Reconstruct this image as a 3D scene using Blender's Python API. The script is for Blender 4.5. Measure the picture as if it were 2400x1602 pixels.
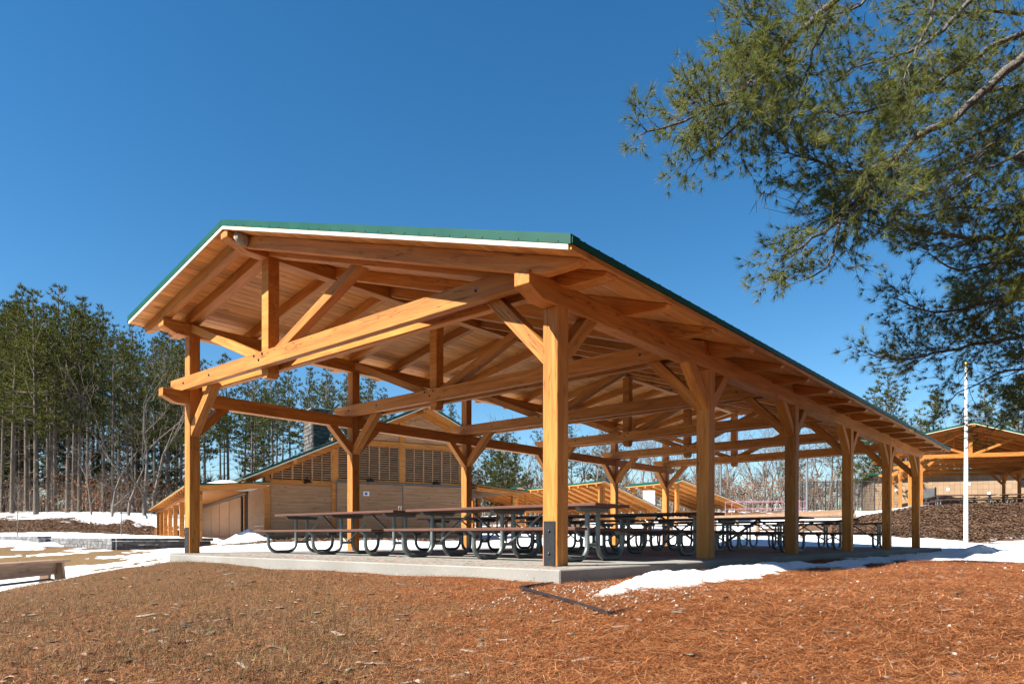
import bpy, bmesh, math, random
import numpy as np
from mathutils import Vector, Matrix
scene = bpy.context.scene
for o in list(bpy.data.objects): bpy.data.objects.remove(o)
R = math.radians
# ------------------------------------------------------------------ camera, sky, sun, exposure
FPX, YH, T, DD, X0, CH, ROLL = 1631.68, 1257.69, .7101, 7.0442, .4582, .297, -.0015
FW = np.array([math.cos(T), math.sin(T)]); RT = np.array([math.sin(T), -math.cos(T)])
CP = -DD * FW - X0 * RT
cam = bpy.data.cameras.new('camera'); camo = bpy.data.objects.new('camera', cam)
scene.collection.objects.link(camo); scene.camera = camo
cam.sensor_width = 36; cam.lens = 36 * FPX / 2400; cam.shift_y = (YH - 801) / 2400
cam.clip_start = .05; cam.clip_end = 2000
camo.location = (CP[0], CP[1], CH)
camo.rotation_euler = (R(90), ROLL, T - R(90))
SUN_EL, SUN_PHI = R(43.5), R(22.5)
S = Vector((-math.cos(SUN_PHI) * math.cos(SUN_EL), math.sin(SUN_PHI) * math.cos(SUN_EL), math.sin(SUN_EL)))
world = bpy.data.worlds.new('World'); scene.world = world; world.use_nodes = True
wn = world.node_tree; bg = wn.nodes['Background']
sky = wn.nodes.new('ShaderNodeTexSky'); sky.sky_type = 'NISHITA'; sky.sun_disc = False
sky.sun_elevation = SUN_EL; sky.sun_rotation = math.atan2(S.x, S.y)
sky.altitude = 100; sky.air_density = 1.0; sky.dust_density = 0; sky.ozone_density = 3
hsv = wn.nodes.new('ShaderNodeHueSaturation'); hsv.inputs['Saturation'].default_value = 1.3; hsv.inputs['Hue'].default_value = .496
wn.links.new(sky.outputs[0], hsv.inputs['Color']); wn.links.new(hsv.outputs[0], bg.inputs[0]); bg.inputs[1].default_value = .053
sl = bpy.data.lights.new('sun', 'SUN'); sl.energy = 5.0; sl.angle = R(.53); sl.color = (1, .93, .82)
so = bpy.data.objects.new('sun', sl); scene.collection.objects.link(so)
so.rotation_euler = S.to_track_quat('Z', 'Y').to_euler(); so.location = (-20, 10, 25)
vs = scene.view_settings; vs.view_transform = 'Standard'; vs.look = 'None'; vs.exposure = 1.6; vs.gamma = 1
vs.use_curve_mapping = False
scene.cycles.use_denoising = True
scene.cycles.max_bounces = 8; scene.cycles.diffuse_bounces = 4; scene.cycles.transparent_max_bounces = 8
scene.render.film_transparent = False

# ------------------------------------------------------------------ helpers
COL = scene.collection
rnd = random.Random(7); nrs = np.random.RandomState(11)
def gxy(u, d):                      # a bearing (photo column) and a distance -> plan position in metres
    return CP + d * FW + ((u - 1200) / FPX * d) * RT
def cz(v, d, u=1200):               # a photo row at a distance -> height in metres
    return CH - (v - YH - ROLL * (u - 1200)) / FPX * d
def tag(o, label=None, cat=None, group=None, kind=None):
    for k, x in (('label', label), ('category', cat), ('group', group), ('kind', kind)):
        if x: o[k] = x
    return o
def empty(name, loc=(0, 0, 0), rz=0, parent=None):
    o = bpy.data.objects.new(name, None); COL.objects.link(o); o.location = loc; o.rotation_euler = (0, 0, rz)
    o.empty_display_size = .2
    if parent: o.parent = parent
    return o
def add(name, me, parent=None, M=None):
    o = bpy.data.objects.new(name, me); COL.objects.link(o)
    if parent: o.parent = parent
    if M is not None: o.matrix_basis = M
    return o
def npmesh(name, v, f, mat=None, smooth=False):
    """v (N,3) float, f (M,k) int with one k"""
    v = np.asarray(v, dtype=np.float32); f = np.asarray(f, dtype=np.int32)
    me = bpy.data.meshes.new(name); k = f.shape[1]
    me.vertices.add(len(v)); me.vertices.foreach_set('co', v.ravel())
    me.loops.add(f.size); me.loops.foreach_set('vertex_index', f.ravel())
    me.polygons.add(len(f)); me.polygons.foreach_set('loop_start', np.arange(0, f.size, k, dtype=np.int32))
    me.polygons.foreach_set('loop_total', np.full(len(f), k, dtype=np.int32))
    if smooth: me.polygons.foreach_set('use_smooth', np.ones(len(f), dtype=bool))
    me.update(calc_edges=True)
    if mat: me.materials.append(mat)
    return me
class MB:
    def __init__(s): s.v = []; s.f = []
    def box(s, x0, x1, y0, y1, z0, z1):
        b = len(s.v); s.v += [(x0, y0, z0), (x1, y0, z0), (x1, y1, z0), (x0, y1, z0), (x0, y0, z1), (x1, y0, z1), (x1, y1, z1), (x0, y1, z1)]
        s.f += [tuple(b + i for i in q) for q in ((0, 3, 2, 1), (4, 5, 6, 7), (0, 1, 5, 4), (1, 2, 6, 5), (2, 3, 7, 6), (3, 0, 4, 7))]; return s
    def prism(s, poly, axis, a0, a1):
        b = len(s.v); n = len(poly)
        for a in (a0, a1):
            for p, q in poly: s.v.append({'x': (a, p, q), 'y': (p, a, q), 'z': (p, q, a)}[axis])
        s.f.append(tuple(b + i for i in range(n))[::-1]); s.f.append(tuple(b + n + i for i in range(n)))
        for i in range(n): j = (i + 1) % n; s.f.append((b + i, b + j, b + n + j, b + n + i))
        return s
    def tube(s, pts, rad, n=8, cap=True):
        pts = [Vector([float(q) for q in p]) for p in pts]; m = len(pts)
        rad = [float(q) for q in rad] if hasattr(rad, '__len__') else [float(rad)] * m
        b = len(s.v); up = None
        for i in range(m):
            d = (pts[min(i + 1, m - 1)] - pts[max(i - 1, 0)]).normalized()
            if up is None: up = Vector((0, 0, 1)) if abs(d.z) < .9 else Vector((1, 0, 0))
            x = d.cross(up).normalized(); y = x.cross(d).normalized(); up = y
            for k in range(n):
                a = 2 * math.pi * k / n; s.v.append(tuple(pts[i] + rad[i] * (math.cos(a) * x + math.sin(a) * y)))
        for i in range(m - 1):
            for k in range(n):
                k2 = (k + 1) % n; s.f.append((b + i * n + k, b + i * n + k2, b + (i + 1) * n + k2, b + (i + 1) * n + k))
        if cap: s.f.append(tuple(b + k for k in range(n))[::-1]); s.f.append(tuple(b + (m - 1) * n + k for k in range(n)))
        return s
    def lathe(s, prof, n=12, c=(0, 0, 0)):
        b = len(s.v)
        for r, z in prof:
            for k in range(n): a = 2 * math.pi * k / n; s.v.append((c[0] + r * math.cos(a), c[1] + r * math.sin(a), c[2] + z))
        for i in range(len(prof) - 1):
            for k in range(n): k2 = (k + 1) % n; s.f.append((b + i * n + k, b + i * n + k2, b + (i + 1) * n + k2, b + (i + 1) * n + k))
        return s
    def mesh(s, name, mat, smooth=False, bevel=0):
        me = bpy.data.meshes.new(name); me.from_pydata([tuple(map(float, p)) for p in s.v], [], s.f)
        bm = bmesh.new(); bm.from_mesh(me)
        bmesh.ops.recalc_face_normals(bm, faces=bm.faces)
        if bevel: bmesh.ops.bevel(bm, geom=bm.edges[:], offset=bevel, segments=1, affect='EDGES', clamp_overlap=True)
        if smooth:
            for f_ in bm.faces: f_.smooth = True
        bm.to_mesh(me); bm.free()
        if smooth: me.set_sharp_from_angle(angle=R(45))
        me.materials.append(mat); return me
    def build(s, name, mat, parent=None, M=None, smooth=False, bevel=0):
        return add(name, s.mesh(name, mat, smooth, bevel), parent, M)
CACHE = {}
def beam(name, p0, p1, w, h, mat, parent=None, up=(0, 0, 1), c=.005):
    """a squared timber from p0 to p1, its mesh along local x so that the grain follows it"""
    p0 = Vector(p0); p1 = Vector(p1); d = p1 - p0; L = d.length; x = d / L
    u = Vector(up); y = u.cross(x)
    if y.length < 1e-5: y = Vector((0, 1, 0)).cross(x)
    y.normalize(); z = x.cross(y)
    key = (round(L, 3), w, h, mat.name, c)
    if key not in CACHE: CACHE[key] = MB().box(0, L, -w / 2, w / 2, -h / 2, h / 2).mesh(name, mat, bevel=c)
    M = Matrix((x, y, z)).transposed().to_4x4(); M.translation = p0
    return add(name, CACHE[key], parent, M)
def pbeam(name, key, poly, w, mat, M, parent=None, c=.005):
    """a timber with a shaped side profile: poly in local (x, z), width w along y"""
    key = (key, w, mat.name)
    if key not in CACHE: CACHE[key] = MB().prism(poly, 'y', -w / 2, w / 2).mesh(name, mat, bevel=c)
    return add(name, CACHE[key], parent, M)
def frame(o, x, z=(0, 0, 1)):
    x = Vector(x).normalized(); z = Vector(z).normalized(); y = z.cross(x)
    M = Matrix((x, y, z)).transposed().to_4x4(); M.translation = Vector(o); return M
def copy_tree(o, parent=None):
    c = o.copy(); COL.objects.link(c); c.parent = parent
    for ch in o.children: copy_tree(ch, c)
    return c
def hash2(ix, iy, seed):
    h = (ix.astype(np.int64) * 374761393 + iy.astype(np.int64) * 668265263 + seed * 1442695041) & 0xffffffff
    h = ((h ^ (h >> 13)) * 1274126177) & 0xffffffff
    return ((h ^ (h >> 16)) & 0xffff) / 65535.0
def vnoise(x, y, sc, octv=4, seed=1):
    r = 0; a = 1; tot = 0
    for o_ in range(octv):
        X = x * sc; Y = y * sc; ix = np.floor(X); iy = np.floor(Y); fx = X - ix; fy = Y - iy
        fx = fx * fx * (3 - 2 * fx); fy = fy * fy * (3 - 2 * fy)
        n = (hash2(ix, iy, seed + o_) * (1 - fx) + hash2(ix + 1, iy, seed + o_) * fx) * (1 - fy) + (hash2(ix, iy + 1, seed + o_) * (1 - fx) + hash2(ix + 1, iy + 1, seed + o_) * fx) * fy
        r = r + a * (n * 2 - 1); tot += a; a *= .5; sc *= 2.03
    return r / tot

# ------------------------------------------------------------------ materials
def newmat(name, rough=.7, spec=.3, metal=0):
    m = bpy.data.materials.new(name); m.use_nodes = True; nt = m.node_tree
    b = nt.nodes['Principled BSDF']; b.inputs['Roughness'].default_value = rough
    b.inputs['Specular IOR Level'].default_value = spec; b.inputs['Metallic'].default_value = metal
    return m, nt, b
def N(nt, t, **kw):
    n = nt.nodes.new(t)
    for k, x in kw.items(): setattr(n, k, x)
    return n
def ramp(nt, stops, fac):
    r = N(nt, 'ShaderNodeValToRGB'); e = r.color_ramp.elements
    while len(e) < len(stops): e.new(.5)
    for i, (p, c) in enumerate(stops): e[i].position = p; e[i].color = (*c, 1) if len(c) == 3 else c
    nt.links.new(fac, r.inputs[0]); return r.outputs[0]
def noise(nt, vec, scale, detail=4, dist=0, rough=.55):
    n = N(nt, 'ShaderNodeTexNoise'); n.inputs['Scale'].default_value = scale; n.inputs['Detail'].default_value = detail
    n.inputs['Distortion'].default_value = dist; n.inputs['Roughness'].default_value = rough
    if vec is not None: nt.links.new(vec, n.inputs['Vector'])
    return n.outputs[0]
def mixc(nt, a, b, fac, mode='MIX'):
    n = N(nt, 'ShaderNodeMix', data_type='RGBA', blend_type=mode)
    for i, x in ((0, fac), (6, a), (7, b)):
        if hasattr(x, 'is_linked'): nt.links.new(x, n.inputs[i])
        else: n.inputs[i].default_value = (*x, 1) if isinstance(x, tuple) else x
    return n.outputs[2]
def mth(nt, op, a, b=None, clamp=False):
    n = N(nt, 'ShaderNodeMath', operation=op, use_clamp=clamp)
    for i, x in ((0, a), (1, b)):
        if x is None: continue
        if hasattr(x, 'is_linked'): nt.links.new(x, n.inputs[i])
        else: n.inputs[i].default_value = x
    return n.outputs[0]
def bump(nt, b, h, strength=.3, dist=.01):
    n = N(nt, 'ShaderNodeBump'); n.inputs['Strength'].default_value = strength; n.inputs['Distance'].default_value = dist
    nt.links.new(h, n.inputs['Height']); nt.links.new(n.outputs[0], b.inputs['Normal'])
def objvec(nt, scale, jitter=True):
    tc = N(nt, 'ShaderNodeTexCoord'); mp = N(nt, 'ShaderNodeMapping'); mp.inputs['Scale'].default_value = scale
    nt.links.new(tc.outputs['Object'], mp.inputs['Vector'])
    if jitter:
        oi = N(nt, 'ShaderNodeObjectInfo'); k = mth(nt, 'MULTIPLY', oi.outputs['Random'], 57.0)
        cb = N(nt, 'ShaderNodeCombineXYZ')
        for i in range(3): nt.links.new(k, cb.inputs[i])
        nt.links.new(cb.outputs[0], mp.inputs['Location'])
    return mp.outputs[0]
def timber(name, dark, mid, light, rough=.62, knots=.5, checks=.6, var=.22, spec=.25):
    m, nt, b = newmat(name, rough, spec)
    g = noise(nt, objvec(nt, (.55, 7, 7)), 2.2, 6, .7)
    col = ramp(nt, [(.28, dark), (.5, mid), (.74, light)], g)
    fine = noise(nt, objvec(nt, (1.5, 60, 60)), 2.0, 3)
    col = mixc(nt, col, (.75, .7, .65), mth(nt, 'MULTIPLY', mth(nt, 'SUBTRACT', fine, .35), .55), 'MULTIPLY')
    big = noise(nt, objvec(nt, (.35, 1.2, 1.2)), 1.6, 3)
    col = mixc(nt, col, mixc(nt, (.70, .62, .55), (1.16, 1.1, 1.03), big), .55, 'MULTIPLY')
    vo = N(nt, 'ShaderNodeTexVoronoi'); vo.inputs['Scale'].default_value = 1.0
    nt.links.new(objvec(nt, (1.9, 4.6, 4.6)), vo.inputs['Vector'])
    kn = ramp(nt, [(.0, (1, 1, 1)), (.085, (.75, .75, .75)), (.15, (0, 0, 0))], vo.outputs['Distance'])
    col = mixc(nt, col, tuple(x * .33 for x in dark), mth(nt, 'MULTIPLY', kn, knots))
    ck = noise(nt, objvec(nt, (.5, 11, 11)), 1.7, 2, .3)
    line = ramp(nt, [(.482, (0, 0, 0)), (.495, (1, 1, 1)), (.505, (1, 1, 1)), (.516, (0, 0, 0))], ck)
    msk = ramp(nt, [(.48, (0, 0, 0)), (.56, (1, 1, 1))], noise(nt, objvec(nt, (.5, 2, 2)), 1.1, 2))
    chk = mth(nt, 'MULTIPLY', mth(nt, 'MULTIPLY', line, msk), checks)
    col = mixc(nt, col, tuple(x * .16 for x in dark), chk)
    oi = N(nt, 'ShaderNodeObjectInfo')
    hs = N(nt, 'ShaderNodeHueSaturation'); nt.links.new(col, hs.inputs['Color'])
    nt.links.new(mth(nt, 'ADD', mth(nt, 'MULTIPLY', oi.outputs['Random'], var), 1 - var / 2), hs.inputs['Value'])
    nt.links.new(hs.outputs[0], b.inputs['Base Color'])
    bump(nt, b, mth(nt, 'SUBTRACT', mth(nt, 'ADD', mth(nt, 'MULTIPLY', g, .5), mth(nt, 'MULTIPLY', fine, .5)), chk), .35, .006)
    return m
def plain(name, col, rough=.6, metal=0, spec=.3, sc=6, amt=.25, bmp=0, col2=None):
    m, nt, b = newmat(name, rough, spec, metal)
    n = noise(nt, objvec(nt, (1, 1, 1)), sc, 5)
    c2 = col2 or tuple(x * (1 - amt) for x in col)
    nt.links.new(ramp(nt, [(.3, c2), (.68, col)], n), b.inputs['Base Color'])
    nt.links.new(mth(nt, 'ADD', mth(nt, 'MULTIPLY', n, .25), rough - .12), b.inputs['Roughness'])
    if bmp: bump(nt, b, n, bmp, .01)
    return m
MT = {}
MT['timber'] = timber('fir_timber', (.315, .115, .022), (.425, .172, .036), (.52, .242, .060), checks=.7, var=.36)
MT['deck'] = timber('pine_deck', (.41, .17, .042), (.55, .25, .068), (.63, .33, .10), knots=.9, checks=.1, var=.40)
MT['cedar'] = timber('cedar_board', (.275, .155, .08), (.38, .23, .125), (.46, .295, .17), knots=.8, checks=.15, var=.2)
MT['greywood'] = timber('weathered_board', (.17, .105, .068), (.25, .165, .11), (.32, .225, .16), knots=.5, checks=.5)
MT['trim'] = plain('pale_pine_trim', (.60, .53, .41), .55, sc=3, amt=.1)
MT['green'] = plain('green_roof_metal', (.0006, .060, .042), .5, 0, .22, 2, .15)
MT['iron'] = plain('black_steel', (.022, .023, .027), .5, .3, .4, 18, .3, .1)
MT['bolt'] = plain('bolt_steel', (.09, .085, .08), .35, .8, .5, 20, .4)
MT['galv'] = plain('galvanised_pipe', (.20, .225, .225), .46, .55, .4, 9, .35)
MT['plastic'] = plain('brown_plank', (.105, .046, .031), .62, 0, .3, 5, .22, .05)
MT['white'] = plain('white_paint', (.78, .78, .76), .45, 0, .4, 4, .05)
MT['gold'] = plain('gold_ball', (.70, .45, .10), .3, .9, .5, 4, .1)
MT['grey'] = plain('grey_metal', (.16, .175, .185), .5, .4, .4, 6, .2)
MT['dark'] = plain('near_black', (.018, .014, .012), .9)  # near-black: painted interior shade behind louvres and doorway; also mortar and door frames
MT['lampblack'] = plain('lamp_enamel', (.03, .022, .02), .25, .3, .6)
MT['nest'] = plain('paper_nest', (.36, .31, .27), .95, 0, .1, 22, .45, .4)
MT['edging'] = plain('black_edging', (.018, .018, .021), .22, 0, .6, 6, .3)
MT['pink'] = plain('pink_rail', (.40, .17, .28), .5)
MT['tanblock'] = None
def concrete():
    m, nt, b = newmat('concrete', .85, .25)
    v = objvec(nt, (1, 1, 1), False)
    n1 = noise(nt, v, 1.1, 5); n2 = noise(nt, v, 26, 4); n3 = noise(nt, v, 90, 2)
    c = ramp(nt, [(.3, (.18, .175, .16)), (.7, (.245, .24, .222))], n1)
    c = mixc(nt, c, (.6, .58, .54), ramp(nt, [(.62, (0, 0, 0)), (.72, (.6, .6, .6))], n2), 'MULTIPLY')
    c = mixc(nt, c, (.35, .32, .28), ramp(nt, [(.70, (0, 0, 0)), (.75, (.8, .8, .8))], noise(nt, v, 40, 1)))
    nt.links.new(c, b.inputs['Base Color']); bump(nt, b, mth(nt, 'ADD', n2, n3), .25, .006); return m
MT['concrete'] = concrete()
def snowmat():
    m, nt, b = newmat('snow', .65, .3)
    v = objvec(nt, (1, 1, 1), False)
    c = ramp(nt, [(.3, (.66, .68, .71)), (.65, (.80, .805, .81))], noise(nt, v, 1.3, 5))
    dirt = ramp(nt, [(.54, (0, 0, 0)), (.68, (.55, .55, .55))], noise(nt, v, 11, 8, 0, .7))
    dirt = mth(nt, 'MULTIPLY', dirt, ramp(nt, [(.45, (0, 0, 0)), (.6, (1, 1, 1))], noise(nt, v, .5, 2)))
    c = mixc(nt, c, (.42, .33, .25), mth(nt, 'MULTIPLY', dirt, .5))
    nt.links.new(c, b.inputs['Base Color'])
    b.inputs['Subsurface Weight'].default_value = 0
    bump(nt, b, mth(nt, 'ADD', noise(nt, v, 9, 6, 0, .65), mth(nt, 'MULTIPLY', noise(nt, v, 55, 4), .5)), .8, .05); return m
MT['snow'] = snowmat()
def stone(name, a, b_, c_, sc=5, rough=.9):
    m, nt, b = newmat(name, rough, .2)
    v = objvec(nt, (1, 1, 1))
    n = noise(nt, v, sc, 6); c = ramp(nt, [(.28, a), (.5, b_), (.72, c_)], n)
    oi = N(nt, 'ShaderNodeObjectInfo'); hs = N(nt, 'ShaderNodeHueSaturation'); nt.links.new(c, hs.inputs['Color'])
    nt.links.new(mth(nt, 'ADD', mth(nt, 'MULTIPLY', oi.outputs['Random'], .35), .82), hs.inputs['Value'])
    nt.links.new(hs.outputs[0], b.inputs['Base Color']); bump(nt, b, noise(nt, v, sc * 4, 5), .6, .02); return m
MT['block'] = stone('grey_block', (.09, .09, .094), (.145, .145, .15), (.21, .21, .21))
MT['fieldstone'] = stone('chimney_stone', (.05, .05, .052), (.10, .096, .092), (.19, .17, .15), 2.2)
def island(name, stops, rough=.8, spec=.2, trans=0, pos=None):
    """colour varied piece by piece (needles, leaves, chips)"""
    m, nt, b = newmat(name, rough, spec)
    g = N(nt, 'ShaderNodeNewGeometry')
    f = g.outputs['Random Per Island']
    if pos:
        tc = N(nt, 'ShaderNodeTexCoord')
        f = mth(nt, 'ADD', mth(nt, 'MULTIPLY', f, 1 - pos[1]), mth(nt, 'MULTIPLY', noise(nt, tc.outputs['Object'], pos[0], 3), pos[1]))
    c = ramp(nt, stops, f); nt.links.new(c, b.inputs['Base Color'])
    if trans:
        t = N(nt, 'ShaderNodeBsdfTranslucent'); nt.links.new(c, t.inputs[0]); ms = N(nt, 'ShaderNodeMixShader'); ms.inputs[0].default_value = trans
        nt.links.new(b.outputs[0], ms.inputs[1]); nt.links.new(t.outputs[0], ms.inputs[2])
        nt.links.new(ms.outputs[0], nt.nodes['Material Output'].inputs[0])
    return m
MT['needle_far'] = island('pine_foliage', [(.15, (.022, .032, .009)), (.42, (.050, .064, .014)), (.65, (.105, .108, .022)), (.9, (.19, .165, .034))], .75, .1, .35, (.22, .6))
MT['needle_near'] = island('white_pine_needles', [(.15, (.052, .076, .024)), (.42, (.11, .138, .036)), (.65, (.20, .205, .05)), (.9, (.36, .30, .072))], .6, .2, .42, (1.3, .6))
def barkmat(name, a, b_, c_, sc=(9, 9, 1.6)):
    m, nt, b = newmat(name, .9, .15)
    v = objvec(nt, sc); n = noise(nt, v, 2.4, 6, .4)
    nt.links.new(ramp(nt, [(.3, a), (.52, b_), (.75, c_)], n), b.inputs['Base Color']); bump(nt, b, n, .7, .03); return m
MT['bark'] = barkmat('pine_bark', (.055, .045, .037), (.115, .096, .08), (.20, .172, .145))
MT['greybark'] = barkmat('bare_bark', (.085, .07, .06), (.155, .132, .112), (.25, .225, .195))
MT['nearbark'] = barkmat('limb_bark', (.05, .042, .036), (.11, .095, .08), (.24, .22, .19), (14, 14, 14))
MT['oakleaf'] = island('dry_oak_leaf', [(.1, (.14, .05, .025)), (.5, (.24, .10, .045)), (.9, (.34, .17, .08))], .8)
def groundmat():
    m, nt, b = newmat('ground_litter', .95, .1)
    at = N(nt, 'ShaderNodeAttribute', attribute_name='zone'); sp = N(nt, 'ShaderNodeSeparateColor'); nt.links.new(at.outputs['Color'], sp.inputs[0])
    tc = N(nt, 'ShaderNodeTexCoord'); v = tc.outputs['Object']
    n1 = noise(nt, v, 3.2, 6); n2 = noise(nt, v, 40, 5); n3 = noise(nt, v, .55, 4)
    needle = ramp(nt, [(.25, (.06, .02, .008)), (.5, (.16, .055, .02)), (.75, (.27, .105, .04))], n2)
    grass = ramp(nt, [(.25, (.05, .028, .014)), (.5, (.115, .062, .03)), (.72, (.19, .108, .055))], n2)
    grass = mixc(nt, grass, (.07, .055, .02), ramp(nt, [(.56, (0, 0, 0)), (.66, (.6, .6, .6))], n1))
    litter = ramp(nt, [(.25, (.06, .034, .022)), (.5, (.125, .074, .047)), (.75, (.20, .13, .088))], noise(nt, v, 5.5, 8, 0, .7))
    gold = ramp(nt, [(.3, (.085, .052, .024)), (.65, (.20, .135, .068))], noise(nt, v, 9, 8, 0, .75))
    soft = mth(nt, 'MULTIPLY', mth(nt, 'SUBTRACT', n1, .5), 1.5)
    def w(ch): return mth(nt, 'ADD', mth(nt, 'MULTIPLY', mth(nt, 'SUBTRACT', mth(nt, 'ADD', sp.outputs[ch], soft), .5), 2.2), .5, True)
    c = mixc(nt, gold, litter, w(2)); c = mixc(nt, c, grass, w(1)); c = mixc(nt, c, needle, w(0))
    c = mixc(nt, c, mixc(nt, (.7, .66, .62), (1.15, 1.12, 1.1), n3), .6, 'MULTIPLY')
    nt.links.new(c, b.inputs['Base Color']); bump(nt, b, mth(nt, 'ADD', n2, n1), .8, .03); return m
MT['ground'] = groundmat()
MT['g_needle'] = island('fallen_needle', [(.02, (.06, .020, .009)), (.3, (.19, .060, .019)), (.6, (.33, .112, .037)), (.85, (.45, .18, .064)), (1, (.48, .29, .15))], .7, .25)
MT['g_grass'] = island('dry_grass', [(.02, (.03, .02, .011)), (.35, (.12, .062, .03)), (.6, (.20, .11, .058)), (.8, (.085, .075, .026)), (1, (.32, .22, .13))], .8, .2)
MT['g_leaf'] = island('fallen_leaf', [(.05, (.06, .03, .016)), (.4, (.17, .095, .055)), (.75, (.28, .18, .12)), (1, (.38, .28, .21))], .75, .2)
MT['g_chip'] = island('wood_chip', [(.05, (.04, .03, .024)), (.5, (.14, .11, .085)), (1, (.30, .25, .20))], .85, .2)
MT['g_stone'] = island('pale_gravel', [(.05, (.18, .16, .14)), (.6, (.34, .32, .29)), (1, (.50, .48, .45))], .7, .3)
MT['g_green'] = island('green_blade', [(.05, (.05, .09, .02)), (1, (.16, .22, .06))], .7, .2)

# ------------------------------------------------------------------ terrain
def P(u, d, z): X = (u - 1200) / FPX * d; return (X, d, z)
TC = [(0, -6, -.95), (-9, -4, -1.05), (9, -4, -.9), (0, 0, -.78), (-5, 0, -.88), (5, 0, -.74), (-25, -12, -1.1), (25, -12, -.9), (-40, 5, -1), (40, 5, -.5), (-60, -60, -1), (60, -60, -1), (0, -60, -1),
 P(0, 3.4, -.43), P(600, 3.4, -.43), P(1200, 3.3, -.41), P(1600, 3.1, -.36), P(2000, 3, -.335), P(2400, 3, -.335),
 P(0, 5.5, -.39), P(0, 7.5, -.37), P(0, 10.5, -.66), P(0, 14, -.70), P(-300, 7, -.6), P(-300, 12, -.75),
 P(200, 5, -.36), P(200, 8, -.26), P(200, 10, -.24), P(200, 12.6, -.48), P(200, 15, -.62), P(400, 8, -.22), P(400, 11.4, -.135), P(400, 13.4, -.19), P(400, 17, -.28),
 P(300, 10.7, -.185), P(300, 13, -.38), P(600, 6, -.28), P(600, 9.8, -.125), P(800, 5.5, -.275), P(800, 9.2, -.122), P(1000, 7.6, -.118), P(1200, 5, -.255), P(1200, 6.7, -.115), P(1313, 6.3, -.108), P(1313, 5.2, -.15),
 P(1600, 4.7, -.125), P(1600, 5.6, -.115), P(2000, 5, -.12), P(2000, 8, -.075), P(2000, 10.5, -.085), P(2200, 11, -.07), P(2400, 5, -.125), P(2400, 8, -.05), P(2400, 10.3, -.06), P(2400, 12.8, -.24), P(2400, 18, -.2), P(2900, 6, -.1), P(2900, 12, -.15), P(2700, 22, -.1),
 P(900, 22, -.04), P(1200, 24, -.02), P(1500, 27, .05), P(1700, 29, .2), P(1900, 28, .12), P(2100, 25, -.06), P(2264, 26, -.16), P(2400, 24, -.12), P(1000, 28, .1), P(700, 27.5, .08), P(600, 25, .0),
 P(626, 30, .13), P(1081, 35, .13), P(485, 45, .15), P(371, 52, .35), P(900, 45, .2), P(1150, 42, .25),
 P(60, 30.5, -.16), P(127, 31, -.2), P(270, 27, -.25), P(497, 29.5, -.2), P(100, 22, -.45), P(300, 20, -.36), P(450, 20, -.2), P(-200, 25, -.5), P(-200, 40, .4),
 P(60, 36, .2), P(270, 33, .22), P(450, 36, .2), P(0, 44, .5), P(200, 44, .5), P(0, 55, 1.75), P(200, 55, 1.75), P(340, 56, 1.7), P(0, 66, 2.6), P(250, 66, 2.6), P(340, 70, 2.5), P(100, 95, 3.6), P(600, 80, 2.4), P(900, 80, 2.4), P(-300, 70, 2.7),
 P(1300, 45, .6), P(1600, 46, .95), P(1300, 70, 2.2), P(1600, 70, 2.8), P(1900, 46, 1.3), P(1900, 70, 3.0), P(2000, 38, .95),
 P(2050, 34, .7), P(2157, 42, 2.12), P(2300, 40, 2.16), P(2500, 38, 2.16), P(2157, 36, 1.25), P(2300, 33, .75), P(2420, 31, .75), P(2200, 56, 2.2), P(2500, 56, 2.2), P(2300, 29.5, .12), P(2150, 30, .15), P(2080, 45, 2.05), P(2000, 60, 2.6),
 (-120, 120, 4), (0, 140, 4), (120, 120, 4), (-200, 0, 0), (200, 0, 0), (0, 260, 4), (-200, 200, 4), (200, 200, 4)]
def cam2(x, y): return (x - CP[0]) * RT[0] + (y - CP[1]) * RT[1], (x - CP[0]) * FW[0] + (y - CP[1]) * FW[1]
for wx in (0, 4.5, 9, 13.5, 18):
    for wy in (-.4, 4, 8.4): TC.append((*cam2(wx, wy), -.13))
    TC.append((*cam2(wx, -1.3), -.115))
TC = np.array(TC, dtype=float)
def tps_k(r2): return np.where(r2 > 1e-12, r2 * np.log(np.maximum(r2, 1e-12)), 0)
_n = len(TC); _A = np.zeros((_n + 3, _n + 3))
_A[:_n, :_n] = tps_k((TC[:, None, 0] - TC[None, :, 0]) ** 2 + (TC[:, None, 1] - TC[None, :, 1]) ** 2) + np.eye(_n) * .5
_A[:_n, _n] = 1; _A[:_n, _n + 1:] = TC[:, :2]; _A[_n:, :_n] = _A[:_n, _n:].T
_W = np.linalg.solve(_A, np.concatenate([TC[:, 2], [0, 0, 0]]))
def gz(x, y):
    x = np.atleast_1d(np.asarray(x, float)); y = np.atleast_1d(np.asarray(y, float)); X, Z = cam2(x, y); out = np.empty(len(x))
    for i in range(0, len(x), 20000):
        a = X[i:i + 20000]; b = Z[i:i + 20000]
        out[i:i + 20000] = tps_k((a[:, None] - TC[None, :, 0]) ** 2 + (b[:, None] - TC[None, :, 1]) ** 2) @ _W[:_n] + _W[_n] + _W[_n + 1] * a + _W[_n + 2] * b
    r = np.hypot(X, Z); far = np.clip((r - 110) / 90, 0, 1); out = out * (1 - far) + 3.2 * far
    out += vnoise(x, y, 1.3, 4, 3) * np.clip(.03 * r / 8, .012, .05) + vnoise(x, y, 7, 3, 9) * .010
    slab = (x > -.62) & (x < 18.4) & (y > -.5) & (y < 8.9)
    return np.where(slab, np.minimum(out, -.10), out)
def gz1(x, y): return float(gz([x], [y])[0])
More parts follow.
